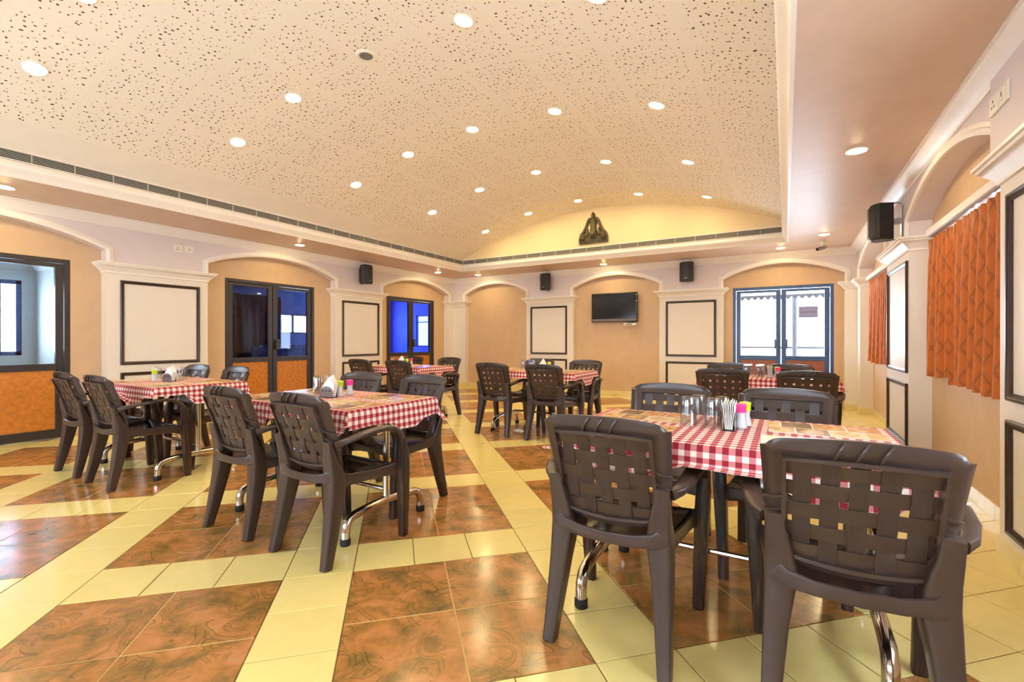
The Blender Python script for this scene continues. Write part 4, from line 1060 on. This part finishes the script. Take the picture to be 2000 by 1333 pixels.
ZT_ = HT+.003
TABLES = [  # name, centre, chairs (x, y, rz offset) near row and far row, chair words
 dict(n='front right table', c=(-.235, 2.19), near=[(-.565, 1.86, 0), (.165, 1.82, .03)], far=[(-.615, 2.72, 0), (-.005, 2.72, -.03)],
      glasses=[(-.375, 2.20), (-.345, 2.285), (-.272, 2.205), (-.245, 2.29)], nap=(-.205, 2.205, PI/2, False), pink=(-.168, 2.25), green=(-.155, 2.32)),
 dict(n='front middle table', c=(-2.65, 2.08), near=[(-2.87, 1.77, 0), (-2.19, 1.77, 0)], far=[(-3.06, 2.47, .03), (-2.41, 2.48, -.06)],
      glasses=[(-2.88, 2.16), (-2.80, 2.10), (-2.86, 2.25), (-2.78, 2.19)], nap=(-2.64, 2.06, .25, True), pink=(-2.62, 2.22), green=(-2.61, 2.13)),
 dict(n='front left table', c=(-4.97, 2.12), near=[(-5.31, 1.74, 0), (-4.635, 1.74, 0)], far=[(-5.62, 2.42, .05), (-4.90, 2.44, -.03)],
      glasses=[(-5.20, 2.12), (-5.12, 2.20), (-4.96, 2.22)], nap=(-4.92, 2.10, .3, True), pink=(-4.99, 2.12), green=(-5.09, 2.05)),
 dict(n='back middle table', c=(-2.69, 5.29), near=[(-3.06, 4.96, 0), (-2.35, 4.93, 0)], far=[(-3.03, 5.68, 0), (-2.345, 5.72, 0)],
      glasses=[(-2.93, 5.27), (-2.85, 5.33), (-2.79, 5.26)], nap=(-2.68, 5.30, .3, True), pink=(-2.60, 5.36), green=(-2.56, 5.28)),
 dict(n='back left table', c=(-4.94, 5.22), near=[(-5.29, 4.91, 0), (-4.55, 4.91, 0)], far=[(-5.32, 5.55, 0), (-4.57, 5.55, -.06)],
      glasses=[(-5.20, 5.22), (-5.12, 5.30)], nap=(-5.02, 5.20, .3, True), pink=(-4.90, 5.31), green=(-4.90, 5.22)),
 dict(n='back right table', c=(-.17, 5.49), near=[(-.53, 5.13, 0), (.165, 5.10, .0)], far=[(-.585, 5.83, 0), (.04, 5.83, 0)],
      glasses=[(-.35, 5.42), (-.33, 5.52), (-.235, 5.42), (-.215, 5.52)], nap=(-.135, 5.43, PI/2, False), pink=(-.06, 5.42), green=(-.075, 5.52)),
]
gw = ['left front', 'left back', 'right front', 'right back']
for ti, T in enumerate(TABLES):
    cx, cy = T['c']; n = T['n']
    put('table', 'chrome-legged dining table under a checked cloth, the '+n, 'dining tables', (cx, cy, 0))
    arms = []
    for row, sg_ in (('near', 1), ('far', -1)):
        for x, y, dr in T[row]:
            for q in (-1, 1): arms.append((x+q*.271-cx, y-cy-.24, y-cy+.24))
    o = obj('tablecloth', cloth_mesh(ti, arms), 'gingham', None, (cx, cy, 0))
    tag(o, 'red and white checked tablecloth draped over the '+n, 'tablecloth', 'checked tablecloths')
    for row, sgn, word in (('near', 1, 'near'), ('far', -1, 'far')):
        for k, (x, y, dr) in enumerate(T[row]):
            place_chair(x, y, (0 if sgn > 0 else PI)+dr, 'brown plastic armchair, %s side %s seat of the %s' % (word, ('left', 'right')[k], n), 'brown plastic armchairs')
    for k, (dx, dy, r) in enumerate(((-.375, -.19, .0), (.36, -.19, .05), (-.37, .19, PI), (.375, .185, PI+.03))):
        p = obj('placemat', mat_mesh, None, None, (cx+dx, cy+dy, ZT_), (0, 0, r))
        tag(p, 'paper placemat with food pictures at the %s seat of the %s' % (('near left', 'near right', 'far left', 'far right')[k], n), 'placemat', 'printed placemats')
    for k, (x, y) in enumerate(T['glasses']):
        g = obj('tumbler', tumbler_mesh, None, None, (x, y, ZT_+.0014), (0, 0, k*.7))
        tag(g, 'clear upside-down tumbler, %s of the cluster on the %s' % (gw[k], n), 'glass', 'upside-down tumblers')
    x, y, r, up = T['nap']
    put('holder', 'steel napkin holder standing on the '+n, 'napkin holders', (x, y, ZT_+.0014), r)
    put('napkins_up' if up else 'napkins', 'folded white paper napkins in the holder on the '+n, 'paper napkins', (x, y, ZT_+.0056), r)
    for cpn in ('pink', 'green'):
        x, y = T[cpn]; put(cpn+'_cap', 'small %s-capped clear shaker on the %s' % (cpn, n), cpn+'-capped shakers', (x, y, ZT_+.0014))

lf_ = MB(); lf_.loops([[(-.05, -.032, 0), (.05, -.03, .002), (.045, .035, .0), (-.048, .03, .003)], [(-.05, -.032, .001), (.05, -.03, .003), (.045, .035, .001), (-.048, .03, .004)]])
tag(obj('leaflet', lf_.mesh('leaflet', smooth=0), mat('leaflet_red', (206, 96, 80), .6, noise=.5, nscale=60), None, (.265, 1.83, .4335), (0, .02, .5)), 'small red and white paper left on the seat of the nearest right chair', 'leaflet')
# crumpled paper on the floor, folded leaflet on a seat
cp = MB(); rnd = random.Random(2)
bm = bmesh.new(); bmesh.ops.create_icosphere(bm, subdivisions=3, radius=1)
for v in bm.verts:
    v.co *= rnd.uniform(.6, 1.1); v.co.x *= .075; v.co.y *= .055; v.co.z = v.co.z*.022+.022
me = bpy.data.meshes.new('crumpled_napkin'); bm.to_mesh(me); bm.free()
tag(obj('crumpled_napkin', me, 'napkin', None, (-2.86, 5.02, .001)), 'crumpled white paper napkin on the brown floor under the back middle table', 'napkin')
